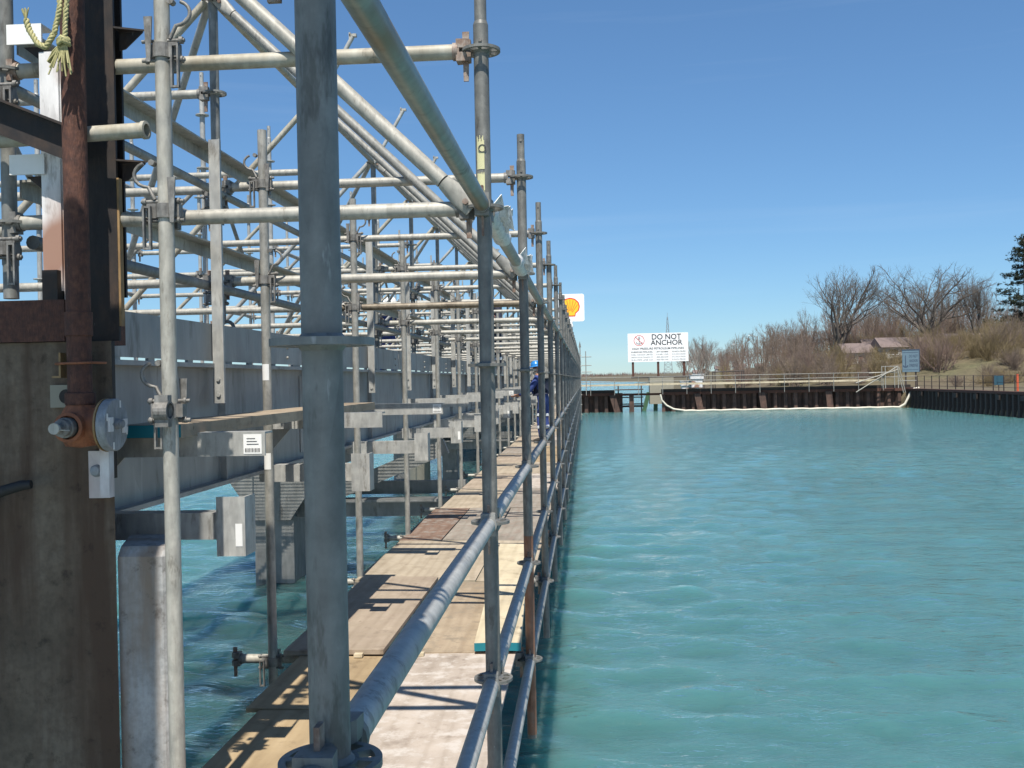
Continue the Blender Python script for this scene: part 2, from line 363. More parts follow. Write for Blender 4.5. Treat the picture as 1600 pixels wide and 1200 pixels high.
# ------------------------------------------------------------------ setting: water, land, far shore
WZ = -2.7
def water_body():
    # one closed body: a rippled grid where one can see the waves, plain sheet beyond it, bottom 14 m down
    wr = np.random.RandomState(4)
    gx = np.arange(-10.0, 24.8, .085); gy = [1.5]
    while gy[-1] < 79: gy.append(gy[-1]+max(.035, .0085*gy[-1]))
    gy = np.array(gy); X, Y = np.meshgrid(gx, gy); Z = np.zeros_like(X)
    for k in range(72):
        lam = .20*(6.0**wr.rand()); th = rad(8)+wr.normal()*rad(36); kx, ky = np.sin(th)*2*np.pi/lam, np.cos(th)*2*np.pi/lam
        sl = .033*(.6+.8*wr.rand())*(1.15 if lam < 1.2 else .75)
        sp = np.abs(ky)*np.gradient(gy)[:, None]; fade = np.clip(1.6-sp/1.3, 0, 1)           # no ripple finer than the grid
        Z += sl*lam/(2*np.pi)*np.sin(kx*X+ky*Y+wr.rand()*6.28)*fade
    gust = .75+.25*np.sin(X*.21+Y*.13+1)*np.sin(Y*.09-X*.05)+.15*np.sin(X*.5-Y*.31)
    Z *= np.clip(gust, .3, 1.3)
    ed = np.minimum(np.minimum(X-gx[0], gx[-1]-X), np.minimum(Y-gy[0], gy[-1]-Y)); Z *= np.clip(ed/.5, 0, 1)
    ny_, nx_ = X.shape; vs = np.stack([X, Y, Z], -1).reshape(-1, 3)
    idx = np.arange(nx_*ny_).reshape(ny_, nx_)
    q = np.stack([idx[:-1, :-1], idx[:-1, 1:], idx[1:, 1:], idx[1:, :-1]], -1).reshape(-1, 4)
    x0, x1, y0, y1 = gx[0], gx[-1], gy[0], gy[-1]; A, B, Cc, D, bz = -3000, 3000, -300, 6000, -14
    ex = [(A, Cc, 0), (B, Cc, 0), (B, D, 0), (A, D, 0), (A, Cc, bz), (B, Cc, bz), (B, D, bz), (A, D, bz), (A, y0, 0), (B, y0, 0), (A, y1, 0), (B, y1, 0), (x0, y0, 0), (x1, y0, 0), (x1, y1, 0), (x0, y1, 0)]
    n0 = len(vs); vs = np.concatenate([vs, np.array(ex, float)])
    f = [(0, 1, 9, 8), (10, 11, 2, 3), (8, 12, 15, 10), (13, 9, 11, 14), (4, 7, 6, 5), (0, 4, 5, 1), (1, 5, 6, 2), (2, 6, 7, 3), (3, 7, 4, 0)]
    q = np.concatenate([q, np.array(f)+n0])
    me = bpy.data.meshes.new('water'); me.vertices.add(len(vs)); me.vertices.foreach_set('co', vs.ravel())
    me.loops.add(q.size); me.loops.foreach_set('vertex_index', q.ravel().astype(np.int32))
    me.polygons.add(len(q)); me.polygons.foreach_set('loop_start', np.arange(0, q.size, 4, dtype=np.int32)); me.polygons.foreach_set('loop_total', np.full(len(q), 4, dtype=np.int32))
    sm = np.ones(len(q), dtype=bool); sm[-9:] = False; me.polygons.foreach_set('use_smooth', sm); me.update(calc_edges=True); me.materials.append(M['water'])
    o = bpy.data.objects.new('water', me); COL.objects.link(o); o.location = (0, 0, WZ); tag(o, kind='structure')
water_body()

SHORE = [(-60, 24.85), (77, 24.85), (79, 24.0), (84, 21), (92, 16.5), (104, 12.2), (125, 11.5), (170, 15), (260, 22), (420, 30), (700, 30), (1200, -20), (2500, -500)]
def shore(y):
    for (a, xa), (b, xb) in zip(SHORE, SHORE[1:]):
        if y <= b: return xa+(xb-xa)*max(0, y-a)/(b-a)
    return SHORE[-1][1]
def ground_z(x, y):
    d = x-shore(y)
    if d < 0: return WZ-.9
    if y < 78:
        base = -1.32
        z = base+min(d, 16)*.018+max(0, d-16)*.10
        z = min(z, 1.6+.01*d)
    else:
        k = min(1, (y-78)/16)
        z = (1-k)*(-1.32+min(d, 16)*.018+max(0, d-16)*.10) + k*(WZ+min(d*.42, 1.3)+max(0, d-3)*.17)
        z = min(z, 1.9+.006*d)
    return z + .12*math.sin(x*.31+y*.17)*min(1, d/6)
mb = MB(); ysg = [-40, 0, 20, 30, 40, 50, 60, 70, 76.9, 78.2, 79, 80] + [82+2*i for i in range(15)] + [114+6*i for i in range(12)] + [190+20*i for i in range(12)] + [450, 600, 900, 1200, 1700, 2500]
ds = [-.6, 0, .02, .6, 1.5, 3, 4.5, 6, 8, 10, 13, 16, 19, 22, 26, 30, 35, 42, 50, 62, 80, 110, 160, 240, 400, 900]
vs = []
for y in ysg:
    for d in ds: vs.append((shore(y)+d, y, ground_z(shore(y)+d, y)))
nd = len(ds)
mb.add(vs, [(j*nd+i, j*nd+i+1, (j+1)*nd+i+1, (j+1)*nd+i) for j in range(len(ysg)-1) for i in range(nd-1)], True)
tag(mb.build('ground', M['grass']), kind='structure')
mb = MB(); q = []
for i in range(60):
    x = -2200+i*60; y = 1500+90*math.sin(i*.7); q.append((x, y))
vs = []
for x, y in q: vs += [(x, y, -3.4), (x, y+25, -.6), (x, y+400, 1.5)]
mb.add(vs, [(3*i+k, 3*i+3+k, 3*i+4+k, 3*i+1+k) for i in range(59) for k in (0, 1)], True)
tag(mb.build('far_shore', M['grass']), kind='structure')

# ------------------------------------------------------------------ scaffold kit
PX = -.311; Y0 = 1.163; BAY = 1.9975; ZR = .049          # outer post line, first row, bay length, rosette datum
SX, BX, CX = -1.93, -3.55, -5.17
TR = .02415
def rowy(i): return Y0+BAY*i
NROW = 34

def rosette(mb, z, fine=True, c=(0, 0)):
    t = .0045; seg = 48 if fine else 16
    rr = [TR-.001, .034, .0525, .0615]
    def P(r, k, zz): a = 2*math.pi*k/seg; return (c[0]+r*math.cos(a), c[1]+r*math.sin(a), zz)
    if not fine:
        mb.lathe([(rr[0], z-t), (rr[3], z-t), (rr[3], z+t), (rr[0], z+t)], (c[0], c[1], 0), (0, 0, 1), seg, False); return
    for k in range(seg):
        j = k+1; hole = (k % 6) not in (0, 5)
        for b in range(3):
            if b == 1 and hole:
                for r, s_ in ((rr[1], 1), (rr[2], -1)):
                    q = [P(r, k, z-t), P(r, j, z-t), P(r, j, z+t), P(r, k, z+t)]
                    mb.add(q if s_ > 0 else q[::-1], [(0, 1, 2, 3)])
                continue
            A, B = rr[b], rr[b+1]
            mb.add([P(A, k, z+t), P(B, k, z+t), P(B, j, z+t), P(A, j, z+t)], [(0, 1, 2, 3)])
            mb.add([P(A, k, z-t), P(A, j, z-t), P(B, j, z-t), P(B, k, z-t)], [(0, 1, 2, 3)])
            if b == 1:
                if (k % 6) == 0:
                    mb.add([P(A, j, z-t), P(B, j, z-t), P(B, j, z+t), P(A, j, z+t)], [(3, 2, 1, 0)])
                if (k % 6) == 5:
                    mb.add([P(A, k, z-t), P(B, k, z-t), P(B, k, z+t), P(A, k, z+t)], [(0, 1, 2, 3)])
        mb.add([P(rr[3], k, z-t), P(rr[3], j, z-t), P(rr[3], j, z+t), P(rr[3], k, z+t)], [(0, 1, 2, 3)])
    for s_ in (1, -1):                                     # weld fillets
        mb.lathe([(TR+.005, z+s_*t), (TR, z+s_*(t+.006))], (c[0], c[1], 0), (0, 0, 1), 24)

def make_post(zb, zt, zs, seg, lod, mat, spig=.14, cat='scaffold post'):
    def mk():
        root = thing('scaffold_post', '', cat)
        if lod < 2:
            body = MB().tube((0, 0, 0), (0, 0, zt-zb-spig), TR, seg)
            body.tube((0, 0, zt-zb-spig), (0, 0, zt-zb-spig+.012), TR, seg, False, .0205)
            body.build('tube', mat, root)
            sp = MB().tube((0, 0, zt-zb-spig), (0, 0, zt-zb), .0195, seg)
            sp.build('spigot', mat, root)
            for zz, dm in ((zt-zb-.035, .0195), (zt-zb-spig-.055, TR)):
                h_ = MB().tube((0, -dm-.004, zz), (0, dm+.004, zz), .0055, 8)
                h_.build('bolt', M['cast'], root)
            for z in zs:
                d = MB(); rosette(d, 0, lod == 0)
                d.build('rosette', mat, root, (0, 0, z-zb))
        else:
            b_ = MB().tube((0, 0, 0), (0, 0, zt-zb-spig), TR, seg).tube((0, 0, zt-zb-spig), (0, 0, zt-zb), .0195, seg)
            b_.build('tube', mat, root)
            d = MB()
            for z in zs: d.tube((0, 0, z-zb-.0045), (0, 0, z-zb+.0045), .0615, 8)
            d.build('rosettes', mat, root)
        return root
    return mk

def ledger_head(mb, x, s_):
    """cast wedge head at local x, pointing along s_ (toward the post)"""
    for zz, a in ((.026, 1), (-.026, -1)):
        poly = [(0, -.023), (.030, -.021), (.046, -.011), (.046, .011), (.030, .021), (0, .023)]
        mb.prism([(s_*p_[0], p_[1]) for p_ in (poly if s_ > 0 else poly[::-1])], (x, 0, zz-(.019 if a > 0 else .009)), (1, 0, 0), (0, 1, 0), .028)
    mb.box((x+s_*.004, 0, 0), (.012, .044, .022))
def make_ledger(L, lod, mat, hmat, seg=20, cat='scaffold tube', name='scaffold_ledger'):
    def mk():
        root = thing(name, '', cat)
        MB().tube((.082, 0, 0), (L-.082, 0, 0), TR, seg).build('tube', mat, root)
        if lod < 2:
            for x, s_ in ((.078, -1), (L-.078, 1)):
                hd = MB(); ledger_head(hd, x, s_)
                hd.tube((x-s_*.012, 0, 0), (x+s_*.004, 0, 0), TR+.004, 16)
                ho = hd.build('wedge_head', hmat, root)
                wg = MB().prism([(-.003, -.095), (.013, -.095), (.017, .062), (-.005, .062)], (x+s_*.024, -.0035, 0), (s_, 0, 0), (0, 0, 1), .007*(-1 if s_ > 0 else 1))
                wg.build('wedge', M['cast_rust'], root)
        return root
    return mk
def seg_thing(name, a, b, r, mat, label, cat, group=None, seg=12, ends=True):
    """tube between two world points; its root stands at the first point"""
    a = Vector(a); b = Vector(b); root = thing(name, label, cat, a, group); d = b-a; u = d.normalized()
    if ends:
        MB().tube(u*.10, d-u*.10, r, seg).build('tube', mat, root)
        for e, s_ in ((Vector((0, 0, 0)), 1), (d, -1)):
            fl = MB(); x, y, z_ = frame(u); yy = Vector((0, 1, 0)); side = u.cross(yy).normalized()
            c0 = e-u*s_*.030; ring = []
            # flattened end: an ellipse loft from the round tube to a flat lug
            for tt, wd, th in ((.0, .030, .0065), (.055, .033, .008), (.09, .030, .016), (.125, r, r)):
                ring.append([c0+u*s_*tt+side*wd*math.cos(2*math.pi*k/12)+yy*th*math.sin(2*math.pi*k/12) for k in range(12)])
            vs = [q for R_ in ring for q in R_]
            fl.add(vs, [(i*12+k, i*12+(k+1) % 12, (i+1)*12+(k+1) % 12, (i+1)*12+k) for i in range(3) for k in range(12)], True)
            fl.add(ring[0], [tuple(range(12))])
            fl.build('flattened_end', mat, root)
            MB().tube(e-yy*.020, e+yy*.02, .0095, 10).build('bolt', M['cast_rust'], root)
    else:
        MB().tube((0, 0, 0), d, r, seg).build('tube', mat, root)
    return root

def make_clamp(lod, flip=1, openarm=True):
    """two-way tube clamp: one band round an upright, one round a level tube, bolts, a drop wedge and an open flap"""
    def mk():
        root = thing('tube_clamp', '', 'clamp'); a = MB()
        a.lathe([(TR, -.022), (TR+.007, -.022), (TR+.007, .022), (TR, .022)], (0, 0, 0), (0, 0, 1), 20, False)
        a.box((flip*.040, 0, 0), (.030, .034, .046)); a.box((-flip*.036, .002, 0), (.022, .030, .040))
        a.build('upright_band', M['cast'], root)
        b_ = MB(); yb = .052
        b_.lathe([(TR, -.022), (TR+.007, -.022), (TR+.007, .022), (TR, .022)], (0, yb, 0), (1, 0, 0), 20, False)
        b_.box((0, yb, .038), (.042, .03, .022)); b_.box((0, yb, -.038), (.042, .03, .022))
        b_.build('level_band', M['cast'], root)
        if lod < 2:
            for z in (-.030, .030):
                c_ = MB().tube((-flip*.062, -.008, z), (flip*.075, -.008, z), .006, 8)
                c_.tube((flip*.058, -.008, z), (flip*.070, -.008, z), .0115, 6); c_.tube((-flip*.050, -.008, z), (-flip*.042, -.008, z), .011, 6)
                c_.build('bolt', M['cast'], root)
            d = MB(); x0 = flip*.050
            for dx in (-.010, .010): d.box((x0+dx, -.026, -.055), (.006, .014, .135))
            d.box((x0, -.026, .010), (.026, .012, .006)); d.box((x0, -.026, -.119), (.026, .012, .006))
            d.build('wedge_strap', M['cast'], root)
            if openarm:
                pts = [(flip*(.050+.045*math.sin(t_)), -.012, .075+.038*(1-math.cos(t_))) for t_ in [k*math.pi/9 for k in range(9)]]
                e = MB().path([(flip*.03, -.012, .035)]+pts, .0062, 6)
                e.tube((flip*.036, -.022, .150), (flip*.036, .002, .150), .010, 8)
                e.build('open_flap', M['cast'], root)
                f_ = MB().prism([(-.013, -.04), (.013, -.04), (.006, .10), (-.006, .10)], (-flip*.032, -.034, .06), (1, 0, 0), (0, 0, -1), .006)
                f_.build('drop_wedge', M['cast'], root)
        return root
    return mk

def lod_of(i): return 0 if i <= 3 else (1 if i <= 9 else 2)
def seg_of(i): return 48 if i <= 0 else (28 if i <= 2 else (16 if i <= 7 else 8))
FAR_G = {'post': 'posts crowding the far end of the scaffold'}
NUM = ['zero', 'one', 'two', 'three', 'four', 'five', 'six', 'seven', 'eight', 'nine', 'ten', 'eleven', 'twelve', 'thirteen', 'fourteen']
def where(i):
    if i < 0: return 'behind the camera'
    if i == 0: return 'beside the thick near post'
    return f'in the {ORD[i-1]} row past the thick post'

# --- outer posts
ROS = [ZR+k for k in (1.0, .5, 0, -.5, -1.0, -1.5)]
for i in range(-2, NROW):
    if i == 0: lab = 'thick nearest scaffold post in shade, crossing the whole photo top to bottom'
    elif i == 1: lab = 'grey scaffold post with a torn yellow sticker near its top'
    elif i == 2: lab = 'scaffold post with orange primer on its lower length beside the walkway'
    elif i < 0: lab = 'outer walkway scaffold post standing behind the camera'
    elif i <= 9: lab = f'outer walkway scaffold post with disc rosettes, {ORD[i]} counted from the camera'
    else: lab = 'small far post in the crowded outer row by the shell logo sign'.replace('shell ', '')
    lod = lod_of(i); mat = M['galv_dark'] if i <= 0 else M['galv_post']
    if i in (1, 2): key = ('P', i)
    else: key = ('P', lod, seg_of(i), mat.name)
    zt = 1.27
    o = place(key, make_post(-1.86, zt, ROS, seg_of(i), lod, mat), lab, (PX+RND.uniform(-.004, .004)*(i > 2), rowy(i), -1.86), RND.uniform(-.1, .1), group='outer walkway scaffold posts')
    if i == 1:
        st = MB()
        for k in range(10):
            a0 = -2.0+k*.10; a1_ = a0+.10
            def q_(a, z): return (math.sin(a+.9+.35)*(TR+.0012), -math.cos(a+.9+.35)*(TR+.0012), z+1.86)
            z0 = .60+.012*math.sin(k*2.1); z1 = .765+.010*math.sin(k*1.7+1)
            st.add([q_(a0, z0), q_(a1_, z0), q_(a1_, .655+.006*math.sin(k*3)), q_(a0, .655+.006*math.sin(k*3+3))], [(0, 1, 2, 3)], True)
            st.add([q_(a0, .668), q_(a1_, .668), q_(a1_, z1), q_(a0, z1)], [(0, 1, 2, 3)], True)
        st.build('sticker', M['sticker'], o)
        dk = MB()
        dk.lathe([(.010, 0), (.013, 0), (.013, .0008), (.010, .0008)], (0, -TR-.0018, .733+1.86), (0, -1, 0), 14)
        dk.build('sticker_print', M['black'], o)
    if i == 2:
        MB().tube((0, 0, .02), (0, 0, 1.05), TR+.0008, 24, False).build('primer_coat', M['orange'], o)

# --- outer guard rails (longitudinal), one per bay and level
for i in range(-2, NROW-1):
    for lv, nm in ((.5, 'top'), (-.5, 'middle'), (-1.0, 'lower'), (-1.5, 'deck level')):
        lod = lod_of(i); mat = M['galv']
        if i == 0 and lv == .5: mat = M['galv_green']
        elif lv == .5 and i == 1: mat = M['galv_light']
        elif lv < 0 and i <= 1: mat = M['galv_blue']
        if i < 0: lab = f'{nm} guard rail of the scaffold walkway behind the camera'
        elif i == 0 and lv == .5: lab = 'greenish top guard rail slanting down from the top of the photo'
        elif i <= 9: lab = f'{nm} guard rail in the {ORD[i]} bay of the walkway from the camera'
        else: lab = f'{nm} guard rail of a far walkway bay seen end on'
        place(('G', lod, seg_of(i), mat.name), make_ledger(BAY, lod, mat, M['galv_dark'] if i < 2 else M['cast'], seg_of(i), 'guard rail', 'guard_rail'), lab,
              (PX, rowy(i), ZR+lv), rad(90), group='walkway guard rails')
# plastic wrap on the second bay's top rail
for k, (ya, yb, sag) in enumerate(((.10, .72, .028), (1.45, 1.86, .04))):
    wr = MB(); pts = []; tp = []
    for j in range(22):
        t_ = j/21; pts.append((PX+.004*math.sin(j*1.9), rowy(1)+ya+(yb-ya)*t_, ZR+.5+.004*math.sin(j*1.3))); tp.append(1+.16*abs(math.sin(j*1.15))+.06*math.sin(j*2.7))
    wr.path(pts, TR+.0035, 14, True, tp)
    for j in range(9):                                     # loose flapping edge
        y_ = rowy(1)+ya+.03+j*.035
        a_ = Vector((PX+.012, y_, ZR+.5+.026)); b_ = Vector((PX+.045+.02*math.sin(j*1.7), y_+.02, ZR+.5+.05+.02*math.cos(j*2.3)))
        c_ = Vector((PX+.055+.015*math.sin(j*2.9), y_+.06, ZR+.5+.01-sag*(.4+.6*abs(math.sin(j))))); d_ = Vector((PX+.018, y_+.05, ZR+.5+.018))
        wr.prism([(0, 0), (1, 0), (.8, 1), (.1, 1)], a_, b_-a_, d_-a_, .002); wr.prism([(0, 0), (1, 0), (.3, .9)], b_, c_-b_, d_-b_, .002)
    tag(wr.build('plastic_wrap', M['wrap']), ('white plastic wrapped round the top rail just past the stickered post', 'white plastic tatter on the top rail just before the orange primed post')[k], 'plastic wrap')

# --- transverse ledgers, S / B / C posts, braces, hangers
def tan_pick(i, k): return M[['galv_light', 'galv', 'galv_light', 'galv_tan', 'galv_light', 'galv_green'][(i*5+k*3) % 6]]
for i in range(-1, NROW):
    y = rowy(i); lod = lod_of(i); sg = min(seg_of(i), 28); far = i > 8
    rowtxt = where(i) if not far else 'in far cluttered rows'
    for lv, nm in ((1.0, 'upper'), (.5, 'lower')):
        mat = M['galv_tan'] if (i == 1 and lv == 1.0) else (M['galv_brown'] if (i == 3 and lv == .5) else M['galv_light'])
        lab = {(1, 1.0): 'tan stained level tube running left from the stickered post, high up', (3, .5): 'rusty brown level tube passing in front of the seated workers'}.get((i, lv), f'{nm} level tube from outer to inner post {rowtxt}')
        place(('T', lod, sg, mat.name), make_ledger(PX-SX, lod, mat, M['cast_rust'] if i == 1 else M['cast'], sg), lab, (SX, y, ZR+lv), 0, group='level tubes across the scaffold')
    # inner posts on the girder
    place(('S', lod, sg), make_post(.30, 2.45 if i < 3 else 2.2, [ZR+k for k in (.5, 1.0, 1.5, 2.0)], sg, max(lod, 1) if i > 3 else lod, M['galv_dark']),
          f'dark scaffold post on the girder edge {rowtxt}', (SX+(.045 if i == 1 else 0), y, .30), 0, group='inner scaffold posts')
    if i >= 1:
        place(('B', max(lod, 1), min(sg, 16)), make_post(.30, 2.95, [ZR+k for k in (.5, 1.0, 1.5, 2.0, 2.5)], min(sg, 16), max(lod, 1), M['galv_blue']),
              f"scaffold post in the jetty's middle line {rowtxt}", (BX, y, .30), 0, group='middle scaffold posts')
        place(('B', max(lod, 1), min(sg, 16)), make_post(.30, 2.95, [], 8, 2, M['galv_blue']),
              f"scaffold post in the jetty's rearmost line {rowtxt}", (CX, y, .30), 0, group='rear scaffold posts')
        for x0, nm in ((BX, 'middle'), (CX, 'rear')):
            for lv in ((.5, 1.5) if nm == 'middle' else (.5, 1.0)):
                place(('T2', max(lod, 1), min(sg, 12)), make_ledger(1.62, max(lod, 1), M['galv_light'], M['cast'], min(sg, 12)),
                      f'{"knee" if lv == .5 else "head"} high level tube, {nm} bay, {rowtxt}', (x0, y, ZR+lv), 0, group='level tubes over the jetty')
    if 1 <= i <= 20:
        place(('T2', max(lod, 1), min(sg, 12)), None, f'waist high level tube, middle bay, {rowtxt}', (BX, y+.05, ZR+1.0), 0, group='level tubes over the jetty')
        place(('T2', max(lod, 1), min(sg, 12)), None, f'high level tube, rear bay, {rowtxt}', (CX, y+.05, ZR+1.5), 0, group='level tubes over the jetty')
        if i < NROW-1:
            seg_thing('long_tube', (SX+.05, y, ZR+.95), (SX+.05, rowy(i+1), ZR+.95), .021, M['galv'], f'waist high long tube along the inner posts {rowtxt}', 'scaffold tube', 'waist high long tubes', 8, False)
            seg_thing('diagonal_brace', (CX, y, ZR+.35), (BX, y+.04, ZR+1.9), .021, M['galv_tan'] if i % 2 else M['galv'], f'brace rising right in the rear bay {rowtxt}', 'brace', 'rear bay braces', 8, False)
            if i % 2 == 0: seg_thing('diagonal_brace', (BX, y, ZR+2.3), (BX, rowy(i+1), ZR+.4), .021, M['galv'], f'long brace along the middle posts {rowtxt}', 'brace', 'middle post braces', 8, False)
        if i <= 9:
            for lv in (.5, 1.0): place(('K', 0, 1, False), make_clamp(0, 1, False), f'{"knee" if lv == .5 else "waist"} high clamp on the inner post {rowtxt}', (SX+(.045 if i == 1 else 0), y-.052, ZR+lv-.09), 0, group='clamps on the inner posts')
    # braces
    if i >= 1:
        rr = TR if i < 6 else .021
        lab = 'fat brace with a flattened bolted end meeting the stickered post' if i == 1 else f'diagonal brace rising left from outer post {rowtxt}'
        seg_thing('diagonal_brace', (PX-.055, y-.03, ZR+.515), (SX+.05, y-.03, ZR+1.97), rr, M['galv'] if i != 1 else M['galv_light'], lab, 'brace', 'diagonal scaffold braces', 16 if i < 6 else 8, i < 8)
        seg_thing('diagonal_brace', (SX-.05, y+.03, ZR+2.0), (BX+.06, y+.03, ZR+.45), .021, M['galv_tan'] if i % 3 != 1 else M['galv_blue'],
                  f'tan brace falling left from inner post {rowtxt}' if i % 3 != 1 else f'grey brace falling left from inner post {rowtxt}', 'brace', 'falling scaffold braces', 10, False)
        if i < NROW-1 and i % 2 == 0:
            seg_thing('diagonal_brace', (SX-.03, y+.03, ZR+2.0), (BX+.03, rowy(i+1)-.03, ZR+.40), .021, M['galv_blue'],
                      f'grey brace slanting away over the jetty {rowtxt}', 'brace', 'slanting scaffold braces', 10, False)
        if i >= 2:
            st = seg_thing('brace_stub', (SX+.02, y-.05, ZR+1.98), (SX+.30, y-.05, ZR+2.45), .017, M['galv_blue'],
                           f'short leaning tube with forked head {rowtxt}', 'brace', 'forked tube stubs against the sky', 8, False)
            MB().box((.285, 0, .48), (.05, .03, .02)).box((.262, 0, .475), (.012, .03, .05)).build('fork_head', M['galv_light'], st)
    # long tubes over the girder
    if i < NROW-1:
        if i >= 1:
            seg_thing('long_tube', (SX, y, ZR+2.0), (SX, rowy(i+1), ZR+2.0), TR, M['galv_tan'] if i % 3 == 2 else M['galv'], f'long tube joining the inner post tops {rowtxt}', 'scaffold tube', 'long tubes along the inner posts', 12 if i < 6 else 8, False)
            if i % 2: seg_thing('long_tube', (BX, y, ZR+1.52), (BX, rowy(i+1), ZR+1.52), TR, M['galv_light'], f'long tube joining the middle posts {rowtxt}', 'scaffold tube', 'long tubes along the middle posts', 8, False)
            else: seg_thing('long_tube', (CX, y, ZR+1.02), (CX, rowy(i+1), ZR+1.02), TR, M['galv_light'], f'long tube joining the rear posts {rowtxt}', 'scaffold tube', 'long tubes along the rear posts', 8, False)
    # deck transom
    L_ = PX-(-1.93)
    place(('D', lod, min(sg, 16)), make_ledger(L_, 1 if lod < 2 else 2, M['galv_light'], M['cast'], min(sg, 16), 'scaffold tube', 'deck_transom'),
          f'stub ended tube under the walkway boards {rowtxt}', (-1.93, y, ZR-1.5), 0, group='tubes under the walkway')
    # hanger tube on the walkway's inner edge with its clamps
    if i >= 1:
        hx = -1.30 if i == 1 else -1.657+RND.uniform(-.008, .008); hy = 3.035 if i == 1 else y-.052
        zb = -1.62; zt = 1.6 if i == 1 else 1.33
        o = thing('hanger_tube', 'bare hanger tube left of the thick post, passing the open clamps' if i == 1 else f"hanger tube at the walkway's inner edge {rowtxt}", 'scaffold tube', (hx, hy, zb), 'hanger tubes beside the walkway')
        MB().pipe((0, 0, 0), (0, 0, zt-zb), TR, .020, 24 if i < 4 else 10).build('tube', M['galv_light'] if i == 1 else M['galv'], o)
        if i == 2:
            for (z_, h__, nm_) in ((.065, .085, 'tag'), (-.40, .085, 'tag')):
                tg = MB()
                for k in range(6):
                    a0 = -.75+k*.25; f_ = lambda a, z: (math.sin(a)*(TR+.0015), -math.cos(a)*(TR+.0015), z-zb)
                    tg.add([f_(a0, z_-h__/2), f_(a0+.25, z_-h__/2), f_(a0+.25, z_+h__/2), f_(a0, z_+h__/2)], [(0, 1, 2, 3)], True)
                tg.build(nm_, M['label'], o)
        if i <= 12:
            for k_, lv in enumerate((1.0, .5, -1.5)):
                if i == 1 and lv == -1.5: continue
                yy = hy; fl = 1 if (i+k_) % 2 else -1
                place(('K', 0 if i < 9 else 2, fl, k_ != 2), make_clamp(0 if i < 9 else 2, fl, k_ != 2), f'{"upper" if lv == 1 else "middle" if lv == .5 else "deck edge"} tube clamp on the hanger tube {rowtxt}', (hx, yy, ZR+lv), 0, group='tube clamps')
# clamp with an open claw gripping nothing, at plank height on the near hanger
place(('K', 0, 1, True), None, 'open clamp on the near hanger tube resting at the plank', (-1.30, 3.035, -.075), rad(180), group='tube clamps')
for hx, hy, hz, lab in ((SX+.06, rowy(2)-.05, .27, 'loose clamp hook hanging by the foot of the inner post left of the thick post'), (SX+.06, rowy(4)-.05, .25, 'loose clamp hook hanging by the girder edge right of the thick post')):
    o = thing('clamp_hook', lab, 'clamp', (hx, hy, hz))
    MB().path([(.035*math.cos(t_), 0, .035*math.sin(t_)+.03) for t_ in [-.6+k*.42 for k in range(13)]], .010, 8).build('claw', M['cast'], o)
    MB().prism([(-.012, -.16), (.012, -.16), (.007, 0), (-.007, 0)], (.005, -.006, 0), (1, 0, 0), (0, 0, 1), .010).build('drop_wedge', M['cast'], o)

# unseen plank lift added behind the photographer to shade the dolphin and near post
for k, (x, ya, yb) in enumerate([(-1.448-.232*q, .55, 2.06) for q in range(6)]+[(-.60, -1.6, .30), (-.368, -1.6, .30), (-.136, -1.6, .30)]):
    o = MB().b2((-.1155, ya, -.02), (.1155, yb, .02)).build('scaffold_plank', W['plank'], loc=(x, 0, 2.16))
    tag(o, 'unseen shade plank added above and behind the camera', 'plank', 'added shade planks')

# ------------------------------------------------------------------ walkway boards
DZ = -1.409
def panel(x0, x1, y0, y1, top, mat, label, th=.018, name='plywood_panel', skew=0, cat='deck panel', end=None):
    mb = MB(); L = y1-y0; Wd = (x1-x0)
    nx_, ny_ = 6, 10; vs = []
    R2 = random.Random(int(x0*1000+y0*77))
    ph = R2.uniform(0, 6)
    def zt(a, b): return .004*math.sin(ph+a*2.2+b*1.7)
    P = []
    for zz in (0, -th):
        for j in range(ny_+1):
            for k in range(nx_+1):
                a = k/nx_; b = j/ny_
                P.append((a*Wd-Wd/2+skew*(b-.5), b*L-L/2, zz+zt(a, b)))
    n1 = (nx_+1)*(ny_+1); fs = []
    for j in range(ny_):
        for k in range(nx_):
            q = j*(nx_+1)+k; fs.append((q, q+1, q+nx_+2, q+nx_+1)); fs.append((n1+q, n1+q+nx_+1, n1+q+nx_+2, n1+q+1))
    sd_ = []
    for j in range(ny_):
        q = j*(nx_+1); sd_.append((q, q+nx_+1, n1+q+nx_+1, n1+q)); q += nx_; sd_.append((q, n1+q, n1+q+nx_+1, q+nx_+1))
    for k in range(nx_):
        q = ny_*(nx_+1)+k; sd_.append((q, q+1, n1+q+1, n1+q)); 
    fr = []
    for k in range(nx_): fr.append((k, n1+k, n1+k+1, k+1))
    mb.add(P, fs+sd_)
    root = mb
    o_ = mb
    if end:
        rt_ = thing(name, label, cat, ((x0+x1)/2, (y0+y1)/2, top))
        mb.build('board', mat, rt_)
        mb2 = MB(); mb2.add(P[:nx_+1]+P[n1:n1+nx_+1], [(k, nx_+1+k, nx_+2+k, k+1) for k in range(nx_)])
        mb2.build('painted_end', end, rt_)
        return rt_
    mb.add(P, fr)
    o = mb.build(name, mat, loc=((x0+x1)/2, (y0+y1)/2, top))
    return tag(o, label, cat, 'walkway deck panels')
r1y, r2y, r3y, r4y, r5y = [rowy(k) for k in (1, 2, 3, 4, 5)]
panel(-1.30, -.86, -.8, 1.5, DZ, W['brown'], 'brown plywood walkway panel beneath the camera, left half')
panel(-.85, -.39, -.8, 1.5, DZ, W['tan'], 'tan plywood walkway panel beneath the camera, right half')
panel(-1.30, -.93, 1.51, 3.30, DZ, W['honey'], 'honey coloured plywood panel under the thick post')
panel(-.92, -.39, 1.51, 3.50, DZ, W['pink'], 'white scuffed plywood panel nearest the camera')
panel(-1.44, -.935, 3.32, 4.22, DZ+.002, W['honey'], 'honey coloured plywood panel at bottom left, in the clamp shadow')
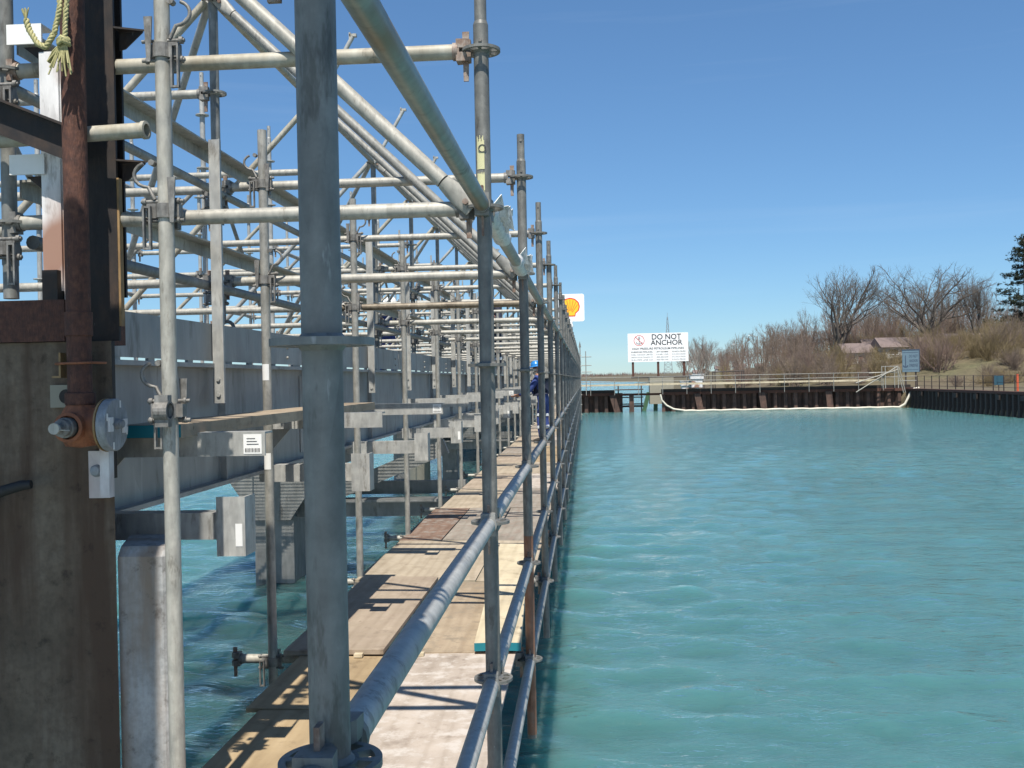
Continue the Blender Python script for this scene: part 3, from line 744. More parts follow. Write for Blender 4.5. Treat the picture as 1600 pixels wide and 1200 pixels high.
panel(-1.50, -.935, 4.225, 5.20, DZ, W['honey'], 'honey coloured plywood panel with a pale worn patch before the raised brown panel')
panel(-.93, -.385, 3.51, 5.22, DZ+.001, W['pink'], 'white scuffed plywood panel with a painted blue board end resting on it')
panel(-1.59, -1.065, 5.06, 6.98, DZ+.028, W['brown'], 'raised weathered brown plywood panel with a thick right edge', .024)
panel(-1.06, -.40, 5.10, 6.90, DZ+.004, W['plank'], 'brown grained plywood panel left of the fresh yellow board', .014)
panel(-.66, -.42, 5.07, 8.15, DZ+.062, W['fresh'], 'fresh yellow board with a painted blue end lying on the walkway', .042, 'loose_board', -.13, 'board', M['teal'])
panel(-1.66, -.80, 6.97, 8.72, DZ+.006, W['tan'], 'clean tan plywood panel beyond the raised brown panel')
panel(-.79, -.40, 6.92, 8.70, DZ+.004, W['tan'], 'tan plywood strip panel partly under the far end of the fresh board')
panel(-1.68, -1.30, 8.73, 10.9, DZ+.003, W['darkply'], 'reddish dark plywood panel at the inner edge beyond the tan panel')
panel(-1.29, -.85, 8.74, 10.9, DZ+.008, W['grey'], 'grey weathered board panel with pale scrapes in mid walkway')
panel(-.84, -.40, 8.72, 10.9, DZ+.001, W['grey'], 'grey and rust patched board panel at the outer edge')
nm2 = {'tan': 'tan', 'brown': 'brown', 'grey': 'grey', 'honey': 'honey coloured', 'pink': 'whitish'}
seqs = ['tan', 'honey', 'brown', 'grey', 'tan', 'pink', 'brown', 'tan', 'grey', 'honey']
y = 10.92; k = 0
while y < 69:
    L_ = 2.0 if k < 12 else 4.0
    for j, (a, b) in enumerate(((-1.64, -1.02), (-1.01, -.40))):
        mt_ = seqs[(k*2+j*3) % 10]
        lab = f'{nm2[mt_]} plywood panel, {ORD[k]} pair past the grey patched boards, {"inner" if j == 0 else "outer"} half' if k < 8 else f'{nm2[mt_]} plywood panel far along the walkway'
        panel(a, b, y, y+L_-.012, DZ+RND.uniform(-.003, .006), W[mt_], lab)
    y += L_; k += 1
for x, y, lab in ((-1.19, 5.05, 'small wood block under the raised brown panel front edge'), (-.875, 5.07, 'small wood block under the brown grained panel front edge')):
    tag(MB().b2((-.022, -.018, 0), (.022, .018, .016)).build('wood_block', W['fresh'], loc=(x, y-.01, DZ+.002)), lab, 'wood block')
# plank on the girder brackets
o = thing('scaffold_plank', 'long plank with teal painted end lying on the girder brackets behind the thick post', 'plank', (-1.495, 4.88, -.130))
MB().b2((-.115, -1.57, -.046), (.115, 1.57, 0)).build('board', W['plank'], o)
MB().b2((-.1135, -1.574, -.0445), (.1135, -1.5702, -.0015)).build('painted_end', M['teal'], o)

# ------------------------------------------------------------------ jetty: girder, grating, piers
GX = -1.80
o = thing('steel_girder', 'long grey steel edge girder carrying the jetty beside the walkway', 'girder', (0, 0, 0))
y0g, y1g = 3.56, 74
MB().b2((GX-.060, y0g, -.475), (GX-.045, y1g, .088)).build('web', M['girder'], o)
MB().b2((GX-.20, y0g, -.495), (GX, y1g, -.475)).build('bottom_flange', M['girder'], o)
MB().b2((GX-.20, y0g, .088), (GX+.012, y1g, .108)).build('top_flange', M['girder'], o)
mb = MB()
yy = 3.56; k = 0
while yy < 73:
    mb.b2((GX-.012, yy, .120), (GX, yy+5.96, .300)); yy += 6; k += 1
mb.build('kick_plate', M['girder'], o)
mb = MB()
for k in range(170): mb.b2((GX-.02, 3.60+k*.41, .108), (GX-.006, 3.60+k*.41+.06+.10*(k%3==0), .120))
tag(mb.build('spacers', M['girder'], o), kind='stuff')
for k in range(38):
    MB().b2((GX-.045, 4.9+k*1.72, -.475), (GX+.0-.012, 4.912+k*1.72, .088)).build('stiffener', M['girder'], o)
for k in range(6):
    sp_ = MB().b2((GX-.045, 6.3+k*9.7, -.44), (GX-.036, 6.9+k*9.7, .05)).build('splice_plate', M['girder'], o)
    bm = MB()
    for a in range(4):
        for b in range(6): bm.tube((GX-.036, 6.38+k*9.7+a*.145, -.40+b*.085), (GX-.026, 6.38+k*9.7+a*.145, -.40+b*.085), .012, 6)
    bm.build('bolt_heads', M['galv'], sp_)['kind'] = 'stuff'
for k in range(40):
    bm = MB()
    for b in (-.05, .01): bm.tube((GX, 4.2+k*1.72, .21+b), (GX+.010, 4.2+k*1.72, .21+b), .010, 6)
    if k < 8: bm.build('bolt_pair', M['galv'], o)
o = thing('jetty_platform', 'grating topped steel platform of the jetty behind the edge girder', 'platform', (0, 0, 0))
for x in (-2.9, -4.2, -5.35):
    MB().b2((x-.08, 3.6, -.45), (x+.08, 74, .06)).build('long_beam', M['deckunder'], o)
for k in range(24):
    MB().b2((-5.27, 4.2+k*3.0, -.30), (-1.87, 4.3+k*3.0, .055)).build('cross_beam', M['deckunder'], o)
for k in range(7):
    mb = MB(); y = 3.6+4*k
    for j in range(160): mb.b2((-5.40, y+j*.025, .088), (-2.02, y+j*.025+.006, .100))
    for x in (-2.05, -2.9, -3.7, -4.5, -5.38): mb.b2((x, y, .062), (x+.02, y+3.98, .0745))
    mb.build('grating_panel', M['galv_blue'], o)
MB().b2((-5.40, 31.6, .062), (-2.02, 74, .10)).build('deck_plate', M['deckunder'], o)

for k in range(5):
    y = 13.5+13.0*k
    o = thing('jetty_pier', ['nearest steel pile pier of the jetty with flared top standing in the water', 'second pier of the jetty under the platform, dark between two piles', 'third jetty pier glimpsed past the hanger tubes', 'far jetty pier hidden among the scaffold', 'farthest jetty pier hidden among the scaffold'][k], 'pier', (-4.25, y, WZ))
    if k == 0:
        MB().b2((-.27, -.27, -1), (.27, .27, 1.62)).build('pile', M['deckunder'], o)
    else:
        MB().lathe([(.30, -1), (.30, 1.62)], (-.25, 0, 0), (0, 0, 1), 20).build('pile', M['concpale'], o)
        MB().b2((.35, .2, -1), (.75, .6, 1.62)).build('pile', M['deckunder'], o)
        MB().b2((-1.0, .3, -1), (-.55, .8, 1.62)).build('pile', M['deckunder'], o)
    MB().b2((-1.2, -.30, 1.62), (1.0, .30, 1.85)).build('cap_beam', M['deckunder'], o)
    MB().prism([(-.75, 0), (.75, 0), (.24, -.75), (-.24, -.75)], (0, -.285, 1.615), (1, 0, 0), (0, 0, 1), .03).build('haunch', M['deckunder'], o)
    MB().b2((-.9, -.2, 1.85), (.9, .2, 2.25)).build('bearing', M['deckunder'], o)
    MB().b2((.27, -.13, .88), (2.55, -.02, 1.10)).b2((.27, -.24, 1.08), (2.55, .10, 1.115)).build('strut_beam', M['deckunder'], o)
    MB().b2((.27, .42, 1.12), (2.55, .53, 1.30)).build('strut_beam', M['deckunder'], o)
    d = Vector((1.5, 0, .60)); a_ = Vector((.85, -.15, 1.22)); 
    MB().prism([(0, -.10), (d.length, -.10), (d.length, .10), (0, .10)], a_, d.normalized(), Vector((-d.z, 0, d.x)).normalized(), -.10).build('diagonal_strut', M['deckunder'], o)

# permanent handrail of the jetty: channel posts and angle rails
o = thing('jetty_handrail', 'galvanised handrail of channel posts and angle rails along the girder', 'handrail', (GX, 0, 0))
for k in range(40):
    y = 4.70+1.725*k
    p_ = MB().b2((.004, -.0, -.085), (.062, .010, 1.19)).b2((.004, .0101, -.085), (.012, .062, 1.19)).b2((.0575, -.012, -.085), (.0625, -.0002, 1.19))
    po = p_.build('post', M['galv_blue'], o, (0, y, 0))
    if k < 6:
        for z in (-.045, .03): MB().tube((.03, -.008, z), (.03, .0, z), .010, 6).build('bolt', M['galv_blue'], po)
for z, nm in ((1.18, 0), (.70, 0)):
    MB().b2((-.072, 3.2, z-.062), (-.064, 73.5, z)).b2((-.0639, 3.2, z-.008), (.002, 73.5, z)).build('rail', M['galv_light'], o)
MB().tube((-.03, 3.2, .49), (-.03, 73.5, .49), .024, 12).build('rail', M['galv_dark'], o)

# cantilever brackets on the girder
def sticker(mb, x0, x1, z0, z1, y): mb.box(((x0+x1)/2, y, (z0+z1)/2), (x1-x0, .001, z1-z0))
for k in range(22):
    y = 3.40+2.06*k; t_ = ORD[k] if k < 9 else None
    if k == 0: y = 3.42
    lab = f'galvanised angle bracket reaching out from the girder under the plank level, {t_} from the camera' if t_ else 'far galvanised bracket reaching out from the girder'
    xe = -1.135 if k != 2 else -1.09
    o = thing('girder_bracket', lab, 'bracket', (GX, y+.03, -.166), 'upper girder brackets')
    MB().b2((0.015, 0, -.085), (xe-GX, .007, 0)).b2((0.015, .0071, -.007), (xe-GX, .085, 0)).build('angle_arm', M['galv_blue'], o)
    MB().prism([(0, 0), (.18, 0), (0, -.20)], (.013, .06, -.009), (1, 0, 0), (0, 0, 1), -.008).build('gusset', M['galv_blue'], o)
    if k % 2 == 0:
        s0 = MB(); sticker(s0, xe-GX-.078, xe-GX-.012, -.078, -.008, -.001); so_ = s0.build('label_sticker', M['label'], o)
        s1 = MB()
        for j in range(14): sticker(s1, xe-GX-.072+j*.004, xe-GX-.072+j*.004+.0016+.001*(j % 3 == 0), -.072, -.058, -.0019)
        for j in range(3): sticker(s1, xe-GX-.066, xe-GX-.035+.006*j, -.025-.010*j, -.0225-.010*j, -.0019)
        s1.build('barcode', M['black'], so_)
    lab = f'lower girder bracket with an upright end plate, {t_} from the camera' if t_ else 'far lower girder bracket with an end plate'
    o = thing('plate_bracket', lab, 'bracket', (GX, y, -.50), 'lower girder brackets')
    MB().b2((-.05, .05, -.050), (.485, .058, .045)).b2((-.05, .0581, .037), (.485, .14, .045)).build('arm', M['galv_blue'], o)
    MB().b2((.486, .02, -.105), (.590, .028, .105)).b2((.582, .0281, -.105), (.590, .13, .105)).build('end_plate', M['galv_blue'], o)
    if k % 3 == 0:
        s0 = MB(); sticker(s0, .555, .580, -.07, .01, .019); s0.build('label_sticker', M['label'], o)

# ------------------------------------------------------------------ near dolphin (concrete column) and its fittings
o = thing('concrete_dolphin', 'dark rust stained concrete dolphin filling the lower left corner', 'concrete column', (0, 0, 0))
def foot(z0, z1, pts, mat, name):
    mb = MB(); mb.prism(pts, (0, 0, z0), (1, 0, 0), (0, 1, 0), z1-z0); return mb.build(name, mat, o)
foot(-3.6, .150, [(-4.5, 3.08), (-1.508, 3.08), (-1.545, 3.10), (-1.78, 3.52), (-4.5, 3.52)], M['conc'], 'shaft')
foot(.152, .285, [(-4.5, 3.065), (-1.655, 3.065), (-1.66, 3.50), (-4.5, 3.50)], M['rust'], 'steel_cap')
mb = MB(); zt_ = -.515
P = [(-1.512, 3.10), (-1.365, 3.10), (-1.337, 3.125), (-1.46, 3.38), (-1.60, 3.38)]
mb.prism(P, (0, 0, -3.6), (1, 0, 0), (0, 1, 0), 3.6+zt_-.03)
A_ = [(x, y, zt_-.03) for x, y in P]; B_ = [(x*.985-.02 if x > -1.5 else x, y+.025 if y < 3.2 else y, zt_) for x, y in P]
mb.add(A_+B_, [(i, (i+1) % 5, 5+(i+1) % 5, 5+i) for i in range(5)]); mb.add(B_, [(0, 1, 2, 3, 4)])
o2 = mb.build('fender_block', M['concwhite']); tag(o2, 'white streaked concrete fender block with chamfered top beside the dolphin', 'fender block')
# black steel column
o = thing('steel_column', 'black rusted H section column rising beside the brown pipe', 'steel column', (-1.57, 3.14, .0))
MB().b2((-.062, -.012, .152), (.066, 0, 2.6)).b2((-.005, .0005, -.3), (.007, .075, 2.6)).b2((-.062, .0755, .3), (.050, .088, 2.6)).build('section', M['blackrust'], o)
MB().b2((.0665, -.011, .20), (.074, .012, .68)).build('lit_edge_tint', M['ochre'], o)  # ochre strip paints the sunlit look of the rusty flange edge into its colour
for z in (1.165, .735):
    MB().prism([(0, -.012), (.085, .03), (.0, .09)], (.067, 0, z), (1, 0, 0), (0, 1, 0), .006).build('gusset', M['blackrust'], o)
    MB().prism([(0, .088), (.08, .088), (.02, .035), (0, .03)], (.067, .035, z-.09), (1, 0, 0), (0, 0, 1), .006).build('gusset', M['blackrust'], o)
# pipe with valve
o = thing('rusty_pipe', 'brown rusted vertical pipe with a capped tee at its foot', 'pipe', (-1.565, 2.985, 0))
MB().tube((0, 0, -.06), (0, 0, 2.4), .0365, 32).build('pipe', M['rust'], o)
MB().lathe([(.0365, .160), (.041, .164), (.041, .236), (.0365, .238)], (0, 0, 0), (0, 0, 1), 32).build('coupling', M['rust'], o)
MB().lathe([(.042, -.052), (.045, -.047), (.045, -.015), (.038, -.012)], (0, 0, 0), (0, 0, 1), 32).build('reducer', M['rust'], o)
bd = MB().lathe([(.040, -.050), (.048, -.062), (.060, -.085), (.064, -.115), (.060, -.15), (.045, -.178), (.0, -.185)], (0, 0, 0), (0, 0, 1), 32)
bd.lathe([(.056, 0), (.058, .05), (.064, .085)], (0, 0, -.115), (1, 0, 0), 28).lathe([(.046, 0), (.044, .075), (.046, .08), (.036, .082)], (0, 0, -.118), (0, -1, 0), 24)
bo = bd.build('tee_body', M['rust_orange'], o)
fl = MB().lathe([(.0, .085), (.078, .085), (.081, .088), (.081, .112), (.078, .115), (.0, .115)], (0, 0, -.115), (1, 0, 0), 40, False); fo = fl.build('blind_flange', M['greyplate'], o)
MB().lathe([(.066, .076), (.0815, .078), (.0830, .0842), (.066, .0848)], (0, 0, -.115), (1, 0, 0), 40, False).build('flange_rim', M['ochre'], o)
nt_ = MB().tube((.115, .0, -.112), (.130, 0, -.112), .017, 6).tube((.130, 0, -.112), (.137, 0, -.112), .012, 12); nt_.build('nut', M['greyplate'], fo)
for (y_, z_) in ((-.047, -.112), (.047, -.120)):
    MB().prism([(-.012, -.022), (.012, -.022), (.012, -.006), (.004, 0), (.012, .006), (.012, .022), (-.012, .022)], (.1152, y_, z_), (0, 1, 0), (0, 0, 1), .007).build('lock_lug', M['whitepaint'], fo)
for a_ in (.35, 1.9, 3.5, 5.1): MB().box((.1165, .068*math.sin(a_), -.115+.068*math.cos(a_)), (.003, .004, .022)).build('notch_mark', M['label'], fo)
pg = MB().lathe([(.030, .07), (.031, .10), (.026, .102), (.026, .120), (.014, .124), (.014, .150), (.0, .152)], (0, 0, -.118), (0, -1, 0), 20); pg.build('plug', M['cast'], o)
MB().tube((-.002, -.146, -.118), (-.002, -.156, -.118), .017, 12).tube((.0, -.151, -.121), (.045, -.151, -.124), .0018, 6).build('plug_tip', M['galv_light'], o)
MB().path([(-.075, .03, .075), (-.06, -.03, .077), (0, -.043, .078), (.055, -.02, .079), (.06, .05, .079)], .004, 8).build('u_bolt', M['rust_orange'], o)
MB().b2((-.062, -.010, .040), (-.056, .06, .112)).b2((-.085, -.010, .034), (-.056, .06, .0395)).build('pipe_bracket', M['ochre'], o)
o = thing('anchor_plate', 'grey anchor plate with dark bolt hole on the dolphin face left of the pipe', 'plate', (-1.665, 3.066, -.025))
MB().b2((-.042, 0, -.035), (.042, .013, .037)).build('plate', M['concpale'], o); MB().tube((.012, -.004, 0), (.012, .0, 0), .023, 16).build('bolt_head', M['blackrust'], o)
o = thing('clip_angle', 'white galvanised clip angle bolted under the capped tee', 'bracket', (-1.55, 3.06, -.275))
MB().b2((-.032, .0, -.075), (.016, .010, .075)).b2((.0161, -.022, -.072), (.046, .012, .085)).build('angle', M['whitepaint'], o)
MB().lathe([(0, -.016), (.014, -.013), (.019, -.006), (.020, 0)], (-.006, 0, .012), (0, 1, 0), 16).build('bolt', M['greyplate'], o)
o = MB().path([(-1.96, 2.98, -.42), (-1.88, 2.98, -.345), (-1.82, 2.985, -.315), (-1.765, 2.99, -.300), (-1.735, 2.995, -.297)], .017, 12, True, [1, 1, 1, .95, .8]).build('rubber_hose', M['rubber'])
tag(o, 'black curved rubber hose end against the dolphin face', 'hose')
# inclined black channel, tan tube stub, white post and brackets
o = MB(); a_ = Vector((-2.6, 3.05, 1.18)); b_ = Vector((-1.60, 3.02, .768)); d = (b_-a_); L_ = d.length; u_ = d.normalized(); vv = Vector((-u_.z, 0, u_.x))
o.prism([(0, -.052), (L_, -.052), (L_, .052), (0, .052)], a_, u_, vv, .012); o.prism([(0, .044), (L_, .044), (L_, .052), (0, .052)], a_+Vector((0, -.05, 0)), u_, vv, -.05)
tag(o.build('steel_channel', M['blackrust']), 'black steel channel sloping down to the pipe at upper left', 'steel channel')
o = thing('tube_stub', 'tan scaffold tube stub poking right past the black column', 'scaffold tube', (-1.35, 3.02, .802))
MB().pipe((-1.2, .09, -.012), (0, 0, 0), TR, .0195, 28).build('tube', M['galv_tan'], o)
MB().lathe([(TR, -.014), (TR+.004, -.012), (TR+.004, .0), (.0195, .001)], (0, 0, 0), Vector((1.2, -.09, .012)), 24).build('lip', M['galv_tan'], o)
o = thing('white_post', 'white painted channel post left of the black column', 'steel post', (-1.705, 3.12, .285))
MB().b2((-.012, -.03, .03), (.034, -.012, .80)).b2((-.030, -.028, .03), (-.0125, .03, .80)).b2((.0345, -.020, .0), (.055, .03, .80)).build('channel', M['whitepaint'], o)
MB().b2((-.02, -.055, -.0), (.03, .02, .095)).build('foot_bracket', M['blackrust'], o)
for z in (1.14, .722):
    o = thing('angle_bracket', 'white angle bracket bridging to the white post, ' + ('upper of two' if z > 1 else 'lower of two'), 'bracket', (-1.775, 3.085, z))
    MB().b2((-.058, -.008, -.032), (.058, .0, .032)).b2((-.058, .0001, .024), (.058, .06, .032)).build('angle', M['label'], o)
    MB().prism([(-.02, 0), (.055, 0), (.055, -.06)], (0, .03, -.032), (1, 0, 0), (0, 0, 1), .006).build('gusset', M['blackrust'], o)
# rope
o = thing('yellow_rope', 'frayed yellow rope ends hanging knotted over the brown pipe top', 'rope', (-1.56, 2.90, 1.2))
def strand(pts, r, tw, name):
    mb = MB(); P = [Vector(q) for q in pts]; D = []
    for a, b in zip(P, P[1:]):
        for k in range(8): D.append(a.lerp(b, k/8))
    D.append(P[-1]); ln = 0; c = []
    for s_ in range(3):
        out = []; ln = 0
        for k, q in enumerate(D):
            d = D[min(k+1, len(D)-1)]-D[max(k-1, 0)]; x, y, z = frame(d)
            if k: ln += (q-D[k-1]).length
            t_ = ln*tw+s_*2.094; out.append(q+(x*math.cos(t_)+y*math.sin(t_))*r*.55)
        mb.path(out, r*.62, 6)
    return mb.build(name, M['rope'], o)
strand([(-.012, 0, .22), (-.002, 0, .06), (.006, -.006, -.05), (-.012, -.008, -.13), (-.04, -.008, -.172), (-.068, -.004, -.158), (-.095, 0, -.115), (-.105, 0, -.082)], .0085, 170, 'cord')
strand([(.03, 0, .22), (.034, 0, .06), (.024, -.006, -.06), (.02, -.008, -.14), (.018, -.01, -.165)], .0080, 170, 'cord')
kn = MB()
for k in range(5): kn.path([(.018+.016*math.cos(a_*.9+k), -.012+.014*math.sin(a_*.9+k), -.158+.011*math.sin(a_*1.7+k*1.3)) for a_ in range(9)], .006, 6)
kn.build('knot', M['rope'], o)
fr = MB()
for k in range(26):
    x0 = .018+RND.uniform(-.012, .012); dx = RND.uniform(-.035, .02); L_ = RND.uniform(.05, .10)
    if k < 8: dx = RND.uniform(-.065, -.035); L_ = RND.uniform(.04, .06)
    fr.path([(x0, -.012, -.165), (x0+dx*.5, -.016, -.165-L_*.5), (x0+dx, -.014+RND.uniform(-.01, .01), -.165-L_)], .0028, 4)
fr2 = MB()
for k in range(10): fr2.path([(-.105, 0, -.085), (-.108+RND.uniform(-.012, .012), RND.uniform(-.01, .01), -.055+RND.uniform(-.01, .012))], .0024, 4)
fr2.build('frayed_end', M['rope'], o)
fr.build('frayed_end', M['rope'], o)

# ------------------------------------------------------------------ far pier across the water
PY = 78.2
o = thing('sheet_pile_wall', 'rusty corrugated sheet pile wall of the far pier', 'pier wall', (0, 0, 0))
def sheet(x0, x1, name, y=PY, axis='x', mat='rust_pale', top=-1.20):
    mb = MB(); x = x0; pts = []; per = .78; dp = .40
    while x < x1-.01:
        pts += [(x, 0), (x+per*.30, 0), (x+per*.5, dp), (x+per*.80, dp)]; x += per
    pts.append((x1, 0)); vs = []
    for a, b in pts:
        for z in (WZ-.5, top): vs.append((a, y+b, z) if axis == 'x' else (y+b, a, z))
    mb.add(vs, [(2*i, 2*i+2, 2*i+3, 2*i+1) for i in range(len(pts)-1)])
    return mb.build(name, M[mat], o)
sheet(-3.2, 2.30, 'sheet_piles'); sheet(5.9, 24.8, 'sheet_piles')
for x0, x1 in ((-3.2, 2.30), (5.9, 24.8)):
    MB().b2((x0, PY-.10, -1.42), (x1, PY+.55, -1.20)).build('waler', M['rust'], o)
    MB().b2((x0, PY+.02, -1.198), (x1, PY+.50, -.96)).build('cap', M['blackrust'], o)
MB().b2((2.3, PY+.05, -1.42), (5.9, PY+.25, -1.25)).build('waler', M['rust'], o)
for k, (xb, xt) in enumerate(((2.62, 2.05), (8.95, 8.6), (13.75, 13.5), (18.7, 18.55))):
    mb = MB(); w_ = .24
    mb.prism([(xb-w_, WZ-.6), (xb+w_, WZ-.6), (xt+w_, -1.35), (xt-w_, -1.35)], (0, PY-.45, 0), (1, 0, 0), (0, 0, 1), -.28)
    tag(mb.build('fender_pile', M['rust_pale']), ['leaning rust fender pile at the left end of the pier gap', 'rust fender pile below the white no anchoring board', 'rust fender pile at the middle of the far pier wall', 'rust fender pile nearest the scaffold stair'][k], 'fender pile', 'fender piles of the far pier')
mb = MB().prism([(3.35, WZ-.6), (3.75, WZ-.6), (3.72, -1.3), (3.38, -1.3)], (0, PY-.3, 0), (1, 0, 0), (0, 0, 1), -.28)
tag(mb.build('fender_pile', M['rust_pale']), 'rust fender pile standing in the open gap of the pier', 'fender pile', 'fender piles of the far pier')
o = thing('gap_ladder', 'dark ladder frame in the gap of the far pier', 'ladder', (2.3, PY+.3, WZ))
for x in (.25, 2.05): MB().tube((x, 0, -.5), (x, 0, 2.1), .05, 8).build('stile', M['fence'], o)
for z in (.45, .62, 1.15, 1.75): MB().tube((.0, 0, z), (2.2, 0, z), .045 if z > .6 else .08, 8).build('rung', M['fence'], o)
for k, (x0, x1) in enumerate(((4.55, 5.05), (5.55, 5.62))):
    mb = MB().prism([(x0-.16, -.4), (x0+.16, -.4), (x1+.16, 1.5), (x1-.16, 1.5)], (0, PY+2.2, WZ), (1, 0, 0), (0, 0, 1), -.3)
    tag(mb.build('timber_pile', M['greenpile']), ('leaning green pile seen through the pier gap', 'upright green pile at the right of the pier gap')[k], 'pile')
# boards laid on the pier's front edge, and the scaffold rail
def pier_boards(x0, x1, z, label):
    mb = MB(); x = x0
    while x < x1:
        L_ = min(RND.uniform(2.4, 3.6), x1-x)
        for r_ in range(4): mb.b2((x, PY-.95+r_*.245, z+RND.uniform(-.02, .03)), (x+L_-.02, PY-.95+r_*.245+.24, z+.05+RND.uniform(0, .03)))
        mb.b2((x, PY-.99, z-.02+RND.uniform(-.02, .02)), (x+L_-.02, PY-.952, z+.13+RND.uniform(-.02, .03)))
        x += L_
    return tag(mb.build('pier_planking', W['fresh']), label, 'planking')
pier_boards(-3.0, 5.9, -.62, 'pale planking over the gap at the left of the far pier')
pier_boards(5.92, 22.3, -.62, 'long pale planking along the right of the far pier')
o = thing('pier_railing', 'two bar tube railing along the planking of the far pier', 'railing', (0, PY-1.02, 0))
for k in range(14):
    x = -1.45+1.84*k
    if x < 22.6: MB().tube((x, 0, -1.35), (x, 0, .06), .024, 8).tube((x, .02, -.72), (x, 1.0, -.72), .024, 8).build('post', M['galv'], o)
for z in (.02, -.32): MB().tube((-3, -.04, z), (22.6, -.04, z), .022, 8).build('rail', M['galv'], o)
o = thing('scaffold_stair', 'small tube scaffold stair frame at the right end of the far pier', 'stair frame', (22.6, PY-1.1, -.6))
for x in (0, .95):
    for y in (0, .9): MB().tube((x, y, -.6), (x, y, 1.1), .03, 8).build('upright', M['galv_light'], o)
for z in (.25, .60, 1.05):
    for y in (0, .9): MB().tube((0, y, z), (.95, y, z), .025, 8).build('bar', M['galv'], o)
for dx, z0, z1, x0 in ((.9, -.85, 1.05, -2.2), (.9, -.15, .80, -2.2)):
    MB().tube((x0, -.05, z0), (dx, -.05, z1), .035, 8).build('stringer', M['galv_light'], o)
for x0 in (.85, 1.0): MB().tube((x0, -.05, 1.0), (x0+.45, -.05, -.95), .03, 8).build('stringer', M['galv_light'], o)
for z in (.28, -.05): MB().tube((.9, 0, z), (2.3, 0, z), .03, 8).build('bar', M['galv'], o)
MB().tube((-1.2, .0, .58), (.2, 0, .62), .03, 8).build('bar', M['galv_light'], o)
# floating boom and hoses
o = MB(); pts = []
for k in range(30): pts.append((7.5+k*.56, PY-.9+.06*math.sin(k*1.3), WZ+.06+.02*math.sin(k*2.1)))
o.path(pts, .075, 8, True, [1+.10*math.sin(k*2.2) for k in range(30)])
pts2 = []
for k in range(8): pts2.append((23.7-k*.02, PY-.9, WZ+.05)) if k == 0 else None
ob = o.build('floating_boom', M['hose']); tag(ob, 'white floating boom lying along the foot of the far pier wall', 'boom')
def hose(pts, r, label):
    tag(MB().path(pts, r, 8).build('hose', M['hose']), label, 'hose')
hose([(5.75, PY-.7, -1.35), (5.85, PY-.75, -1.8), (6.2, PY-.8, -2.2), (6.75, PY-.85, -2.5), (7.6, PY-.9, -2.62)], .07, 'pale hose curving from the pier gap down to the floating boom')
hose([(23.7, PY-.9, -2.62), (24.05, PY-1.0, -2.4), (24.25, PY-1.0, -2.0), (24.45, PY-1.0, -1.6), (24.75, PY-.9, -1.28), (25.2, PY-.6, -1.22)], .09, 'pale hose rising over the corner where the pier meets the bank')
# end of the walkway: small scaffold bay beyond the last rows
o = thing('end_bay', 'slim scaffold bay ending the walkway before the far pier', 'scaffold bay', (-.30, 61, 0))
for x, y in ((0, 0), (-.7, 0), (0, 1.2), (-.7, 1.2), (.35, 9)):
    MB().tube((x, y, -2.55 if y < 5 else -1.2), (x, y, 1.9), .03, 8).build('upright', M['galv'], o)
for z in (1.4, .75, .2, -.4, -1.0, -1.6, -2.2): MB().tube((-.75, 0, z), (.08, 0, z), .026, 8).build('bar', M['galv_light'], o)
for z in (1.5, .9, .45): MB().tube((.05, 9, z), (.75, 9, z), .026, 8).build('bar', M['galv'], o)
MB().prism([(-.08, 1.9), (.08, 1.9), (.0, 2.3)], (0, 0, 0), (1, 0, 0), (0, 0, 1), .05).build('finial', M['galv_dark'], o)

# right bank sheet pile wall, fence, signs
o = thing('bank_wall', 'dark sheet pile quay wall along the right bank', 'quay wall', (0, 0, 0))
sheet(-30, 78.2, 'sheet_piles', 24.40, 'y', 'blackrust', -1.40)
MB().b2((24.36, -30, -1.40), (24.95, 78.2, -1.24)).build('cap', M['rust'], o)
for k in range(14): MB().b2((24.26, 30+3.4*k, -1.75), (24.36, 30.5+3.4*k, -1.45)).build('bearing_plate', M['blackrust'], o)
o = thing('chain_fence', 'dark low post fence on top of the right quay wall', 'fence', (24.9, 0, -1.24))
for k in range(30): MB().tube((0, 32+1.55*k, 0), (0, 32+1.55*k, .95), .03, 6).build('post', M['fence'], o)
for z in (.92, .5, .2): MB().tube((0, 30, z), (0, 77, z), .012, 6).build('wire', M['fence'], o)

def text_mesh(txt, size, width, parent, mat, loc, name='lettering', align='CENTER', depth=.004):
    cu = bpy.data.curves.new(name, 'FONT'); cu.body = txt; cu.size = size; cu.align_x = align; cu.align_y = 'CENTER'; cu.extrude = depth/2; cu.offset = .018*size; cu.resolution_u = 3
    to = bpy.data.objects.new(name, cu); COL.objects.link(to)
    dg = bpy.context.evaluated_depsgraph_get(); me = bpy.data.meshes.new_from_object(to.evaluated_get(dg))
    bpy.data.objects.remove(to); bpy.data.curves.remove(cu)
    xs = [v.co.x for v in me.vertices]; k = width/(max(xs)-min(xs)) if width else 1
    cx = (max(xs)+min(xs))/2
    for v in me.vertices:                                   # stand it up facing -Y
        x, y, z = v.co; v.co = ((x-cx)*k, -z, y)
    me.materials.clear(); me.materials.append(mat)
    ob = bpy.data.objects.new(name, me); COL.objects.link(ob); ob.parent = parent; ob.location = loc
    return ob
def ring(mb, c, r, wd, a0=0, a1=2*math.pi, n_=32, th=.004):
    for k in range(n_):
        p, q = a0+(a1-a0)*k/n_, a0+(a1-a0)*(k+1)/n_
        mb.prism([(r*math.cos(p), r*math.sin(p)), ((r+wd)*math.cos(p), (r+wd)*math.sin(p)), ((r+wd)*math.cos(q), (r+wd)*math.sin(q)), (r*math.cos(q), r*math.sin(q))], c, (1, 0, 0), (0, 0, 1), th)
